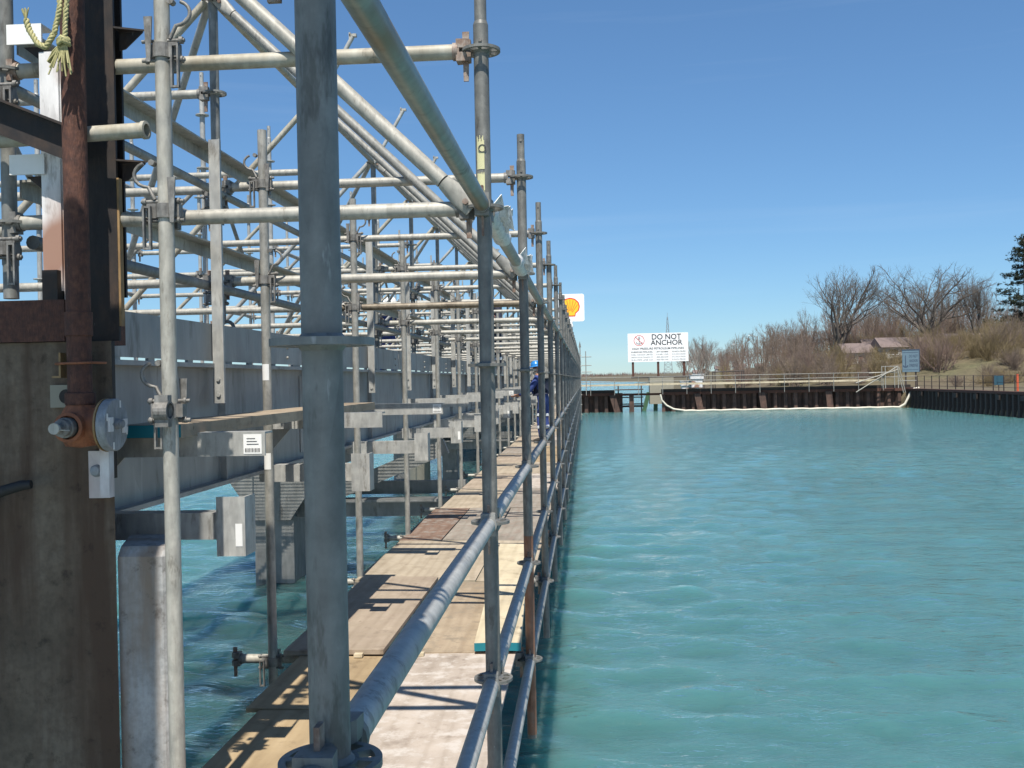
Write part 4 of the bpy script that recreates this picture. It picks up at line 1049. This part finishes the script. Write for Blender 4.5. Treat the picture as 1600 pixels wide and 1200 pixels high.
def bar(mb, a, b, wd, y, th=.004):
    a = Vector((a[0], 0, a[1])); b = Vector((b[0], 0, b[1])); d = b-a; u_ = d.normalized(); v_ = Vector((-u_.z, 0, u_.x))
    mb.prism([(0, -wd/2), (d.length, -wd/2), (d.length, wd/2), (0, wd/2)], a+Vector((0, y, 0)), u_, v_, th)

# white no-anchoring board
o = thing('warning_board', 'large white DO NOT ANCHOR board on rusty posts behind the far pier', 'sign', (5.96, 82, 2.42))
MB().b2((-2.45, 0, -1.17), (2.45, .08, 1.17)).build('board', M['white'], o)
for x in (-2.05, .0, 2.1): MB().b2((x-.09, .085, -2.35), (x+.09, .26, 1.0)).build('post', M['rust'], o)
MB().b2((-2.2, -.02, -2.50), (2.5, .34, -2.35)).build('base_beam', M['blackrust'], o)
text_mesh('DO NOT', .62, 2.38, o, M['black'], (.70, -.003, .83)); text_mesh('ANCHOR', .58, 2.60, o, M['black'], (.70, -.003, .36))
text_mesh('HIGH PRESSURE PETROLEUM PIPELINES', .24, 4.2, o, M['black'], (0, -.003, -.10))
for k, (a_, b_, c_) in enumerate((('ENBRIDGE PIPELINES,', '1-877-420-8800', '30 INCH CRUDE'), ('SHELL CANADA LIMITED', '519-481-1245', '8/10 INCH CRUDE'), ('SARNIA POLAR CANADA CO', '1-800-284-5690', '8/12 INCH PROD'), ('SUN PIPE LINE CO', '1-800-786-7440', '8 INCH PROD'))):
    z = -.37-.215*k; mt_ = M['black'] if k == 0 else M['greyplate']
    text_mesh(a_, .17, 1.75, o, mt_, (-1.30, -.003, z)); text_mesh(b_, .17, 1.02, o, mt_, (.32, -.003, z)); text_mesh(c_, .17, 1.08, o, mt_, (1.68, -.003, z))
sy = MB(); ring(sy, (-1.52, -.0005, .58), .39, .05); 
sb = sy; bar(sb, (-1.52-.29, .58+.29), (-1.52+.29, .58-.29), .05, -.0045)
sb.build('prohibition_ring', M['red'], o)
an = MB(); bar(an, (-1.52, .28), (-1.52, .80), .045, -.001); bar(an, (-1.64, .72), (-1.40, .72), .035, -.002); ring(an, (-1.52, -.001, .84), .035, .03, n_=12)
ring(an, (-1.52, -.0015, .56), .25, .045, math.pi*1.12, math.pi*1.88, 14); an.build('anchor_symbol', M['black'], o)
# logo sign on a white pole
o = thing('logo_sign', 'white square sign with a yellow and red scallop on a white pole', 'sign', (-1.06, 76, 5.40))
def rrect(w_, h_, r_, n_=6):
    P = []
    for cx, cy, a0 in ((w_/2-r_, h_/2-r_, 0), (-w_/2+r_, h_/2-r_, 90), (-w_/2+r_, -h_/2+r_, 180), (w_/2-r_, -h_/2+r_, 270)):
        for k in range(n_+1):
            a = rad(a0+90*k/n_); P.append((cx+r_*math.cos(a), cy+r_*math.sin(a)))
    return P
MB().prism(rrect(2.16, 2.10, .16), (0, .16, 0), (1, 0, 0), (0, 0, 1), .16).build('panel', M['white'], o)
MB().tube((.05, .08, -7.5), (.05, .08, -1.05), .13, 14).tube((.05, .08, -1.45), (.05, .08, -1.30), .19, 14).build('pole', M['white'], o)
def scallop(s_):
    P = []
    for k in range(33):
        a = rad(-28+236*k/32); rr_ = 1+.012*math.cos(k*math.pi/2.0)
        P.append((s_*.88*rr_*math.cos(a), s_*(.10+.80*rr_*math.sin(a))))
    P += [(-.52*s_, -.52*s_), (-.46*s_, -.80*s_), (.46*s_, -.80*s_), (.52*s_, -.52*s_)]
    return P
MB().prism(scallop(.84), (0, -.001, .0), (1, 0, 0), (0, 0, 1), .006).build('emblem_outline', M['redorange'], o)
MB().prism([(a*.875, b*.875-.0) for a, b in scallop(.84)], (0, -.008, .0), (1, 0, 0), (0, 0, 1), .005).build('emblem_fill', M['yellow'], o)
rb = MB()
for k in range(7):
    a = rad(90+(k-3)*24); bar(rb, (.16*math.cos(a), -.42+.20*math.sin(a)), (.60*math.cos(a), .06+.55*math.sin(a)), .035, -.014, .003)
rb.build('emblem_ribs', M['redorange'], o)
# blue board on the right bank
o = thing('blue_board', 'small blue do not anchor board on two dark posts at the bank corner', 'sign', (25.72, 81, .86))
MB().b2((-.64, 0, -.86), (.64, .07, .86)).build('board', M['bluesign'], o)
MB().b2((-.66, -.02, .862), (.70, .10, .93)).b2((.642, -.02, -.86), (.70, .10, .86)).build('frame', M['navyletter'], o)
for x in (-.36, .42): MB().b2((x-.05, .08, -2.3), (x+.05, .18, .6)).build('post', M['fence'], o)
for k, tx in enumerate(('DO NOT', 'ANCHOR', 'DREDGE')): text_mesh(tx, .30, .66, o, M['navyletter'], (.22, -.004, .38-.36*k))
an = MB(); bar(an, (-.40, -.45), (-.40, .45), .07, -.001); ring(an, (-.40, -.0015, -.30), .13, .09, math.pi*1.05, math.pi*1.95, 12); an.build('anchor_symbol', M['navyletter'], o)
MB().b2((-.58, -.004, .66), (.58, -.001, .70)).b2((-.58, -.004, -.70), (.58, -.001, -.67)).build('border_line', M['navyletter'], o)
o = thing('marker_post', 'orange marker post by the quay fence at far right', 'post', (25.3, 60.5, -1.25)); MB().tube((0, 0, 0), (0, 0, 1.0), .07, 8).build('post', flat('orange_marker', (.55, .10, .04)), o)
MB().tube((0, 0, 1.0), (0, 0, 1.03), .05, 8).build('cap', M['rust'], o)
o = thing('notice_panel', 'small teal notice panel hung on the quay fence', 'sign', (25.0, 62.4, -.62)); MB().b2((-.28, -.02, -.28), (.28, .01, .30)).build('panel', flat('teal_panel', (.02, .07, .10)), o)
MB().tube((0, .03, -.65), (0, .03, .3), .03, 6).build('post', M['fence'], o)
# concrete dolphin behind the gap, white boxes
o = MB().b2((-.95, -.6, -1.6), (.95, .6, .50)).build('concrete_block', M['concpale'], loc=(6.05, 80.6, -.55)); tag(o, 'beige concrete mooring block beneath the white board', 'concrete block')
for k, (x, z, w_) in enumerate(((9.35, -.05, 1.1), (8.9, -.60, 1.6))):
    tag(MB().b2((-w_/2, -.5, -.18), (w_/2, .5, .18)).b2((-w_/2-.05, -.55, .181), (w_/2+.05, .55, .23)).b2((-w_/2+.1, -.4, -.9), (w_/2-.1, .4, -.181)).build('white_tank', M['whitepaint'], loc=(x, 85+k, z)), ('upper white tank right of the warning board posts', 'lower long white tank right of the warning board posts')[k], 'tank')
o = thing('dark_frame', 'dark goalpost shaped frame on the bank beyond the pier railing', 'frame', (12.9, 92, -1.2))
for x in (-1.3, -1.1, 1.3, 1.5): MB().tube((x, 0, -.8), (x, 0, 1.55), .05, 6).build('upright', M['fence'], o)
MB().tube((-1.35, 0, 1.55), (1.55, 0, 1.62), .06, 6).build('top_bar', M['fence'], o)
# lattice mast
o = thing('lattice_mast', 'thin lattice mast far behind the white warning board', 'mast', (33, 400, 1))
mb = MB()
def lat(z): return 1.5*(1-z/23)+.15
for sx in (-1, 1):
    for sy in (-1, 1): mb.tube((sx*lat(0), sy*lat(0), 0), (sx*lat(22.8), sy*lat(22.8), 22.8), .06, 5)
for k in range(12):
    z0, z1 = k*1.9, k*1.9+1.9
    for sy in (-1, 1):
        mb.tube((-lat(z0), sy*lat(z0), z0), (lat(z1), sy*lat(z1), z1), .035, 4); mb.tube((lat(z0), sy*lat(z0), z0), (-lat(z1), sy*lat(z1), z1), .035, 4); mb.tube((-lat(z1), sy*lat(z1), z1), (lat(z1), sy*lat(z1), z1), .035, 4)
mb.build('lattice', M['greyplate'], o); MB().tube((0, 0, 22.8), (0, 0, 24.5), .06, 5).build('antenna', M['greyplate'], o)

# ------------------------------------------------------------------ houses, poles
def house(x, y, w_, d_, h_, wall, label, roofc='roof', rz=0):
    z = ground_z(x, y); o = thing('house', label, 'house', (x, y, z-.2), None, rz)
    MB().b2((-w_/2, -d_/2, 0), (w_/2, d_/2, h_)).build('wall', M[wall], o)
    MB().prism([(-d_/2-.3, 0), (d_/2+.3, 0), (0, d_*.36)], (-w_/2-.3, 0, h_+.002), (0, 1, 0), (0, 0, 1), w_+.6).build('roof', M[roofc], o)
    e = w_*.09
    for k in (-.28, .28):
        wn = MB().b2((k*w_-e, -d_/2-.04, h_*.38), (k*w_+e, -d_/2-.001, h_*.80)).build('window', M['glass'], o)
        MB().b2((k*w_-e*1.2, -d_/2-.06, h_*.32), (k*w_+e*1.2, -d_/2-.041, h_*.375)).build('sill', M['white'], wn)
    MB().b2((-e*.8, -d_/2-.04, .2), (e*.8, -d_/2-.001, h_*.74)).build('door', M['brickwall'] if wall != 'brickwall' else M['white'], o)
house(29.0, 109, 3.2, 3, 1.25, 'housewall', 'pale house with a gable among the trees below the tall bare tree')
house(33.3, 108, 5.0, 3, 1.15, 'housewall', 'low house with a grey pink roof left of the blue board', rz=.1)
house(31.0, 111, 1.6, 2.4, 1.7, 'brickwall', 'narrow brick red house between two pale houses')
house(40.0, 108, 4.2, 2.8, 1.15, 'housewall', 'white house glimpsed under the round crowned tree')
house(49.0, 106, 4.0, 2.8, 1.2, 'housewall', 'white house at the far right among olive shrubs')
for k, (x, y) in enumerate(((47, 350), (54, 355), (61, 352), (40, 356), (67, 350))):
    house(x, y, 3.8, 3, 1.1, 'housewall', f'tiny white house on the skyline behind the bank, {ORD[k]} built nearest the lone pale tree' if False else ['tiny white house right of the lone pale tree', 'tiny white house behind the street lamp', 'tiny white house behind the brown thicket', 'tiny white house left of the lone pale tree', 'tiny white house deep behind the thicket'][k])
for k, (x, y, h_) in enumerate(((26.5, 170, 5.2), (31.5, 185, 6.5), (52.5, 105, 9.0))):
    o = thing('street_lamp', ['pale street lamp right of the lone tree on the bank', 'taller lamp pole behind the brown thicket', 'utility pole with lamp arm before the dark evergreen'][k], 'street lamp', (x, y, ground_z(x, y)))
    MB().tube((0, 0, -.2), (0, 0, h_), .13, 8, True, .09).build('pole', M['barkpale'], o)
    MB().path([(0, 0, h_-.3), (-.6, 0, h_), (-1.3, 0, h_+.1)], .05, 6).build('arm', M['galv'], o); MB().lathe([(0, .05), (.12, .02), (.2, -.05), (0, -.08)], (-1.5, 0, h_+.1), (0, 0, 1), 10).build('lamp_head', M['white'], o)

# ------------------------------------------------------------------ trees
def limb(mb, p, d, L, r, depth, rnd, spread, upw, kids, twig, seg):
    n_ = 4 if depth > 1 else 3; pts = [p]; q = p.copy(); dd = d.copy()
    for k in range(n_):
        dd = (dd+Vector((rnd.uniform(-1, 1), rnd.uniform(-1, 1), rnd.uniform(-.6, 1)))*.13+Vector((0, 0, upw))).normalized()
        q = q+dd*(L/n_); pts.append(q.copy())
    tp = [1-.42*k/n_ for k in range(n_+1)] if depth > 0 else [1-.75*k/n_ for k in range(n_+1)]
    mb.path(pts, r, seg if depth > 2 else (4 if depth > 1 else 3), False, tp)
    if depth == 0: return
    nk = kids if depth > 1 else twig
    for k in range(nk):
        t_ = 1 if k == 0 else rnd.uniform(.30, 1.0); i_ = min(int(t_*n_), n_-1); b_ = pts[i_].lerp(pts[i_+1], t_*n_-i_) if t_ < 1 else pts[-1]
        x, y, z = frame(dd); a = rnd.uniform(0, 2*math.pi); sp = spread*rnd.uniform(.5, 1.25) if k else spread*.35
        nd_ = (dd*math.cos(sp)+(x*math.cos(a)+y*math.sin(a))*math.sin(sp)).normalized()
        limb(mb, b_, nd_, L*rnd.uniform(.55, .82), r*(.54 if k else .72)*rnd.uniform(.8, 1), depth-1, rnd, spread, upw, kids, twig, seg)
TREE = {}
def bare_tree(key, x, y, h, label, seed=1, trunk=.22, r=.30, spread=.55, upw=.05, depth=5, kids=3, twig=5, mat='bark', tmat='twig', group=None, sxy=1.0, rz=None, name='bare_tree', forks=4):
    rnd = random.Random(seed)
    if key not in TREE:
        o = thing(name, label, 'tree')
        tr = MB(); H = 10.0
        tr.path([(0, 0, -.4), (.05, 0, H*trunk*.5), (0, .05, H*trunk)], r*1.0, 8, False, [1.15, .95, .85])
        cr = MB()
        for k in range(forks):
            a = k*2*math.pi/forks+rnd.uniform(-.4, .4); sp = spread*rnd.uniform(.35, .95)
            d = Vector((math.cos(a)*math.sin(sp), math.sin(a)*math.sin(sp), math.cos(sp)))
            limb(cr, Vector((0, 0, H*trunk*rnd.uniform(.75, 1))), d, H*(1-trunk)*.37, r*.55, depth-1, rnd, spread, upw, kids, twig, 6)
        zmax = max(v[2] for v in cr.v); k_ = H/zmax
        tr.build('trunk', M[mat], o); cr.v = [(a*k_ if False else a, b, c*k_ if c > H*trunk else c) for a, b, c in cr.v]
        cr.build('crown', M[tmat], o); TREE[key] = o
    else:
        o = copy_tree(TREE[key]); o['label'] = label
    if group: o['group'] = group
    o.location = (x, y, ground_z(x, y)-.1); k = h/10.0; o.scale = (k*sxy, k*sxy, k); o.rotation_euler = (0, 0, rnd.uniform(0, 6) if rz is None else rz)
    return o
bare_tree('vase', 27.6, 110, 11.4, 'tall bare tree with upswept limbs against the sky left of the blue board', 4, .20, .27, .72, .045, 7, 3, 5, 'bark', 'bark', sxy=1.12, forks=6)
bare_tree('round', 37.0, 110, 10.2, 'broad round crowned bare tree right of the blue board', 9, .22, .29, .95, .012, 7, 3, 5, 'bark', 'bark', sxy=1.30, forks=6)
bare_tree('round', 35.0, 105, 8.6, 'thin bare tree just left of the broad round crowned tree', 9, sxy=.62, rz=2.0)
bare_tree('vase', 41.0, 108, 8.8, 'slim bare tree just right of the broad round crowned tree', 4, sxy=.75, rz=4.0)
bare_tree('pale', 13.6, 116, 6.3, 'lone pale bare tree on the grass slope right of the white board', 21, .22, .24, .70, .04, 5, 3, 5, 'bark', 'barkpale', sxy=1.05)
# woodland of thin brown trees (each of its own) and shrubs
wl = ['slender brown tree in the wood behind the bank', 'reddish slender tree in the wood behind the bank', 'grey slender tree in the wood behind the bank']
W2 = random.Random(5); cnt = 0
def clearx(y): return shore(y)
for k in range(170):
    y = W2.uniform(112, 185); x = W2.uniform(.135*y, .60*y); 
    if x < shore(y)+5: continue
    hh = W2.uniform(5.6, 8.6)*(.70+.30*min(1, max(0, x/y-.15)/.12)); kk = k % 3
    bare_tree(('w', kk), x, y, hh, wl[kk], 40+kk, .16, .21, .80, .04, 5, 3, 9, 'bark', ('twig', 'twigred', 'twig')[kk], 'slender trees of the wood', sxy=W2.uniform(.6, .95), rz=W2.uniform(0, 6), name='slender_tree')
for k in range(48):
    y = W2.uniform(200, 420); x = W2.uniform(max(shore(y)+4, .08*y), .30*y)
    bare_tree(('w', k % 3), x, y, W2.uniform(7, 11), 'distant bare tree on the skyline past the warning board', 40, group='distant bare trees', sxy=W2.uniform(.7, 1.1), rz=W2.uniform(0, 6), name='slender_tree')

def make_shrub(key, seed, mat):
    rnd = random.Random(seed); o = thing('shrub', '', 'shrub'); mb = MB()
    for k in range(26):
        a = rnd.uniform(0, 6.28); sp = rnd.uniform(.05, 1.0); d = Vector((math.cos(a)*math.sin(sp), math.sin(a)*math.sin(sp), math.cos(sp)))
        limb(mb, Vector((rnd.uniform(-.25, .25), rnd.uniform(-.25, .25), -.05)), d, rnd.uniform(.45, .75), .016, 3, rnd, .6, .03, 3, 5, 4)
    mb.build('branches', M[mat], o); return o
SH = {}
def shrub(kind, mat, x, y, h, w_, label, group):
    if kind not in SH: SH[kind] = make_shrub(kind, 60+len(SH), mat); o = SH[kind]
    else: o = copy_tree(SH[kind])
    o['label'] = label; o['group'] = group
    o.location = (x, y, ground_z(x, y)-.15); o.scale = (w_/2.2, w_/2.2, h/1.9); o.rotation_euler = (0, 0, W2.uniform(0, 6))
kinds = [('brown', 'twig', 'brown leafless shrub in the thicket along the bank'), ('olive', 'twigolive', 'olive budding shrub in the thicket along the bank'), ('red', 'twigred', 'reddish leafless shrub in the thicket along the bank')]
for k in range(190):
    u_ = W2.random(); y = W2.uniform(90, 122); x = W2.uniform(.140*y, .58*y)
    if x < shore(y)+3.0: x = shore(y)+3+W2.uniform(0, 9)
    r_ = x/y
    kd = kinds[(1 if W2.random() < (.55 if r_ > .27 else .35) else (0 if W2.random() < .6 else 2))]
    hh = W2.uniform(2.4, 5.4)*(1.0 if r_ > .2 else .75)
    if y < 110 and any(abs(r_-q) < .017 for q in (.268, .308, .37, .462)): hh = W2.uniform(1.6, 2.5)
    shrub(kd[0], kd[1], x, y, hh, hh*W2.uniform(.9, 1.3), kd[2], 'shrubs of the bank thicket')
for k in range(150):
    y = W2.uniform(79, 106); x = W2.uniform(.355*y, .59*y)
    kd = kinds[k % 2]
    shrub(kd[0], kd[1], x, y, W2.uniform(1.5, 3.3)*(.6 if y < 86 else 1), W2.uniform(2.2, 3.8), kd[2].replace('along the bank', 'near the lawn at far right'), 'shrubs by the lawn')
shrub('yellow', 'twigyellow', 20.5, 150, 4.2, 4.0, 'yellowish budding shrub right of the lone pale tree', None); 
# evergreen at the right edge
o = thing('evergreen_tree', 'dark evergreen with layered boughs cut by the right edge of the photo', 'tree', (47.7, 112, ground_z(47.7, 112)))
MB().path([(0, 0, -.3), (.1, 0, 6), (0, 0, 12.4)], .24, 8, False, [1, .7, .2]).build('trunk', M['bark'], o)
rnd = random.Random(3); mb = MB()
for k in range(80):
    z = 1.4+11.0*k/80+rnd.uniform(-.2, .2); Lb = (12.9-z)*.40*rnd.uniform(.55, 1.15)+.35; a = rnd.uniform(0, 6.28)
    dv = Vector((math.cos(a), math.sin(a), rnd.uniform(-.12, .18)))
    for j in range(int(9+Lb*9)):
        t_ = rnd.uniform(.2, 1); c = Vector((0, 0, z))+dv*Lb*t_+Vector((rnd.gauss(0, .22), rnd.gauss(0, .22), rnd.gauss(0, .13)))
        for q in range(10):
            d = Vector((rnd.gauss(0, 1), rnd.gauss(0, 1), rnd.gauss(.2, .7))).normalized(); e = c+d*rnd.uniform(.16, .34); s_ = d.cross(Vector((rnd.gauss(0, 1), rnd.gauss(0, 1), rnd.gauss(0, 1)))).normalized()*.035
            mb.add([c-s_, c+s_, e], [(0, 1, 2)])
mb.build('crown', M['needle'], o)
# riprap and the far wood
mb = MB(); rnd = random.Random(8)
for k in range(420):
    y = 86+rnd.random()**1.3*34; x = shore(y)+rnd.uniform(-.6, 1.7); s_ = rnd.uniform(.18, .5); z = max(WZ-.1, ground_z(x, y))+s_*.2
    P = [Vector((rnd.uniform(-1, 1), rnd.uniform(-1, 1), rnd.uniform(-.7, .7))).normalized()*s_*rnd.uniform(.7, 1.1)+Vector((x, y, z)) for _ in range(6)]
    mb.add([Vector((x, y, z))+Vector(a)*s_*rnd.uniform(.7, 1.2) for a in ((1, 0, 0), (0, 1, 0), (-1, 0, 0), (0, -1, 0), (0, 0, .8), (0, 0, -.8))], [(0, 1, 4), (1, 2, 4), (2, 3, 4), (3, 0, 4), (1, 0, 5), (2, 1, 5), (3, 2, 5), (0, 3, 5)])
tag(mb.build('riprap', M['rock']), 'pale rubble along the waterline beyond the far pier', 'rubble', kind='stuff')
mb = MB(); rnd = random.Random(9)
for k in range(2600):
    x = rnd.uniform(-900, 420); y = 1530+90*math.sin(((x+2200)/60)*.7)+rnd.uniform(0, 120); hh = rnd.uniform(5, 12); z = -1
    for j in range(7):
        a = rnd.uniform(-.9, .9); ww = rnd.uniform(.3, .8); bx = x+rnd.uniform(-2, 2)
        mb.add([(bx-ww, y+rnd.uniform(-2, 2), z), (bx+ww, y+rnd.uniform(-2, 2), z), (bx+a*hh*.5, y+rnd.uniform(-3, 3), z+hh*rnd.uniform(.6, 1))], [(0, 1, 2)])
tag(mb.build('far_wood', M['twigred']), 'low brown line of woods on the opposite shore at the horizon', 'woods', kind='stuff')
rnd = random.Random(12)
for k in range(14):
    x = -60+k*13+rnd.uniform(-4, 4); o = thing('shore_house', 'tiny pale house on the opposite shore at the horizon', 'house', (x, 1500-8+90*math.sin(((x+2200)/60)*.7), -2.2), 'houses on the opposite shore')
    MB().b2((-4, -3, 0), (4, 3, 3.2)).build('wall', M['housewall'], o); MB().prism([(-3.4, 0), (3.4, 0), (0, 2)], (-4.3, 0, 3.21), (0, 1, 0), (0, 0, 1), 8.6).build('roof', M['roof'], o)

# ------------------------------------------------------------------ people
def skinmesh(name, V, E, Rr, mat, parent, root=0, sub=2):
    me = bpy.data.meshes.new(name); me.from_pydata(V, E, []); me.materials.append(mat)
    ob = bpy.data.objects.new(name, me); COL.objects.link(ob); ob.parent = parent
    md = ob.modifiers.new('skin', 'SKIN'); md.use_smooth_shade = True
    if not me.skin_vertices: me.attributes.new('skin', 'FLOAT', 'POINT') if False else None
    for i, r_ in enumerate(Rr):
        sv = me.skin_vertices[0].data[i]; sv.radius = r_ if isinstance(r_, tuple) else (r_, r_); sv.use_root = (i == root)
    sm = ob.modifiers.new('subd', 'SUBSURF'); sm.levels = sub; sm.render_levels = sub
    return ob
def person(loc, rz, label, pose, hat, suit='coverall', vest=None):
    o = thing('person', label, 'person', loc, None, rz)
    # skeleton faces +X locally; joints: dictionary of points
    J = pose
    names = ['pelvis', 'waist', 'chest', 'neck', 'head', 'crown', 'shL', 'elL', 'wrL', 'haL', 'shR', 'elR', 'wrR', 'haR', 'hiL', 'knL', 'anL', 'toL', 'hiR', 'knR', 'anR', 'toR']
    V = [J[n_] for n_ in names]; ix = {n_: i for i, n_ in enumerate(names)}
    links = [('pelvis', 'waist'), ('waist', 'chest'), ('chest', 'neck'), ('neck', 'head'), ('head', 'crown'), ('chest', 'shL'), ('shL', 'elL'), ('elL', 'wrL'), ('wrL', 'haL'), ('chest', 'shR'), ('shR', 'elR'), ('elR', 'wrR'), ('wrR', 'haR'),
             ('pelvis', 'hiL'), ('hiL', 'knL'), ('knL', 'anL'), ('anL', 'toL'), ('pelvis', 'hiR'), ('hiR', 'knR'), ('knR', 'anR'), ('anR', 'toR')]
    R_ = dict(pelvis=.13, waist=.115, chest=.13, neck=.052, head=(.082, .095), crown=(.070, .085), hiL=.082, hiR=.082, knL=.055, knR=.055, anL=.038, anR=.038, toL=.034, toR=.034, shL=.058, shR=.058, elL=.040, elR=.040, wrL=.026, wrR=.026, haL=.030, haR=.030)
    E = [(ix[a], ix[b]) for a, b in links]; RR = [R_[n_] for n_ in names]
    for h_ in ('L', 'R'):                                   # fingers and thumb rooted in the palm
        w_ = Vector(J['wr'+h_]); hd = Vector(J['ha'+h_]); d = (hd-w_).normalized(); x, y, z = frame(d)
        for k in range(5):
            off = y*(-.027+.018*k) if k < 4 else x*.03; L_ = (.055, .068, .064, .05, .045)[k]
            b0 = len(V); V.append(hd+off*.8+d*.012); V.append(hd+off+d*(L_*.6)-x*.006); V.append(hd+off+d*L_-x*.022)
            RR += [.010, .009, .007]; E += [(ix['ha'+h_], b0), (b0, b0+1), (b0+1, b0+2)]
    b_ = skinmesh('body', [tuple(v) for v in V], E, RR, M['skin'], o, 0, 1)
    # coveralls as a second, slightly larger continuous surface without head and hands
    cn = [n_ for n_ in names if n_ not in ('head', 'crown', 'haL', 'haR', 'toL', 'toR')]; ci = {n_: i for i, n_ in enumerate(cn)}
    cv = [Vector(J[n_]) for n_ in cn]; cv[ci['neck']] = Vector(J['chest']).lerp(Vector(J['neck']), .75)
    for q in ('wrL', 'wrR'): cv[ci[q]] = Vector(J['el'+q[2]]).lerp(Vector(J[q]), .93)
    ce = [(ci[a], ci[b]) for a, b in links if a in ci and b in ci]
    rr = [(R_[n_][0] if isinstance(R_[n_], tuple) else R_[n_])+(.020 if n_ != 'neck' else .018) for n_ in cn]
    so_ = skinmesh('coverall', [tuple(v) for v in cv], ce, rr, M[suit], o, 0, 2)
    if vest:
        a_, m_, c_ = Vector(J['waist']), Vector(J['waist']).lerp(Vector(J['chest']), .5), Vector(J['chest'])
        skinmesh('vest', [tuple(a_), tuple(m_), tuple(c_+Vector((0, 0, .05)))], [(0, 1), (1, 2)], [(.155, .165), (.165, .18), (.15, .175)], M[vest], o, 1, 2)
    for h_ in ('L', 'R'):
        for p, q, t_, r_ in (('kn', 'an', .35, .075), ('hi', 'kn', .70, .088), ('el', 'wr', .45, .056)):
            a = Vector(J[p+h_]); b = Vector(J[q+h_]); c = a.lerp(b, t_); d = (b-a).normalized()
            MB().lathe([(r_-.004, -.03), (r_+.004, -.025), (r_+.004, .025), (r_-.004, .03)], c, d, 14).build('reflective_band', M['reflect'], o)
        an = Vector(J['an'+h_]); to = Vector(J['to'+h_]); 
        MB().path([an+Vector((0, 0, .10)), an, an+(to-an)*.35+Vector((0, 0, -.01)), to], .055, 10, True, [.95, 1.05, 1.0, .72]).build('boot', M['boot'], o)
    hd = Vector(J['head']); cr = Vector(J['crown']); ud = (cr-hd).normalized(); f_ = Vector((1, 0, 0)); f_ = (f_-ud*f_.dot(ud)).normalized(); s_ = ud.cross(f_)
    fc = MB(); fc.lathe([(0, .035), (.012, .018), (.017, 0)], hd+f_*.085-ud*.01, f_, 8)
    for sgn in (-1, 1): fc.lathe([(.0, .010), (.022, .006), (.028, 0), (.02, -.012)], hd+s_*sgn*.086-ud*.005, s_*sgn, 10)
    fc.build('nose_and_ears', M['skin'], o)
    ey = MB()
    for sgn in (-1, 1): ey.lathe([(0, .008), (.009, .004), (.011, 0)], hd+f_*.088+s_*sgn*.034+ud*.025, f_, 8)
    ey.box(hd+f_*.092-ud*.055, (.006, .045, .009)); ey.build('eyes_and_mouth', M['boot'], o)
    ht = MB(); c = hd+ud*.060
    ht.lathe([(.150, -.012), (.148, -.002), (.122, .010), (.118, .05), (.098, .095), (.06, .122), (.0, .132)], c, ud, 22)
    ht.prism([(.09, -.09), (.155, -.085), (.20, -.03), (.20, .03), (.155, .085), (.09, .09)], c+ud*.001, f_, s_, .012)
    ht.build('hard_hat', M[hat], o)
    return o
def stand(lean=0, armf=(.35, .1), h=1.0):
    P = dict(pelvis=(0, 0, .93), waist=(.02+.3*lean*.3, 0, 1.08), chest=(.03+lean*.25, 0, 1.32-lean*.05), neck=(.04+lean*.42, 0, 1.50-lean*.12), head=(.07+lean*.52, 0, 1.61-lean*.16), crown=(.07+lean*.60, 0, 1.70-lean*.20),
             shL=(.03+lean*.30, .19, 1.40-lean*.08), shR=(.03+lean*.30, -.19, 1.40-lean*.08), hiL=(0, .10, .88), hiR=(0, -.10, .88), knL=(.06, .12, .48), knR=(.0, -.12, .48), anL=(.02, .13, .09), anR=(-.06, -.13, .09), toL=(.19, .15, .04), toR=(.11, -.15, .04))
    for s_, y_ in (('L', 1), ('R', -1)):
        P['el'+s_] = (.05+lean*.30+armf[0]*.45, .24*y_, 1.13-lean*.1); P['wr'+s_] = (.10+lean*.30+armf[0]*1.15, .20*y_, 1.08+armf[1]); P['ha'+s_] = (.17+lean*.3+armf[0]*1.3, .18*y_, 1.08+armf[1]*1.25)
    return {k: tuple(c*h for c in v) for k, v in P.items()}
def squat():
    P = dict(pelvis=(-.10, 0, .42), waist=(-.05, 0, .56), chest=(.06, 0, .78), neck=(.15, 0, .95), head=(.20, 0, 1.04), crown=(.23, 0, 1.13), shL=(.06, .20, .86), shR=(.06, -.20, .86), hiL=(-.06, .12, .40), hiR=(-.06, -.12, .40),
             knL=(.34, .20, .52), knR=(.34, -.20, .52), anL=(.10, .18, .09), anR=(.10, -.18, .09), toL=(.28, .20, .04), toR=(.28, -.20, .04))
    for s_, y_ in (('L', 1), ('R', -1)): P['el'+s_] = (.30, .27*y_, .66); P['wr'+s_] = (.46, .16*y_, .58); P['ha'+s_] = (.53, .13*y_, .55)
    return P
person((-.93, 22.0, DZ+.006), rad(165), 'person in blue coverall, dark vest and blue hard hat standing on the walkway', stand(.15, (.32, -.05), 1.03), 'bluehat', 'coverall', 'navy')
person((-5.0, 20.0, .105), rad(-10), 'person in white hat on the jetty, face seen just right of the thick post', stand(.25, (.3, .0), 1.02), 'whitehat', 'navy')
person((-4.05, 20.2, .105), rad(-70), 'person in blue leaning over behind the rusty brown tube', stand(.9, (.2, -.15), .98), 'whitehat', 'coverall')
person((-4.85, 18.6, .105), rad(-20), 'crouching person in blue with navy cap low beside the thick post', squat(), 'navy', 'coverall')
person((-1.95+.35-.3, 20.6, .105), rad(-100), 'person in dark blue working among the tubes behind the sloping braces', stand(.6, (.3, .1), 1.0), 'bluehat', 'navy')
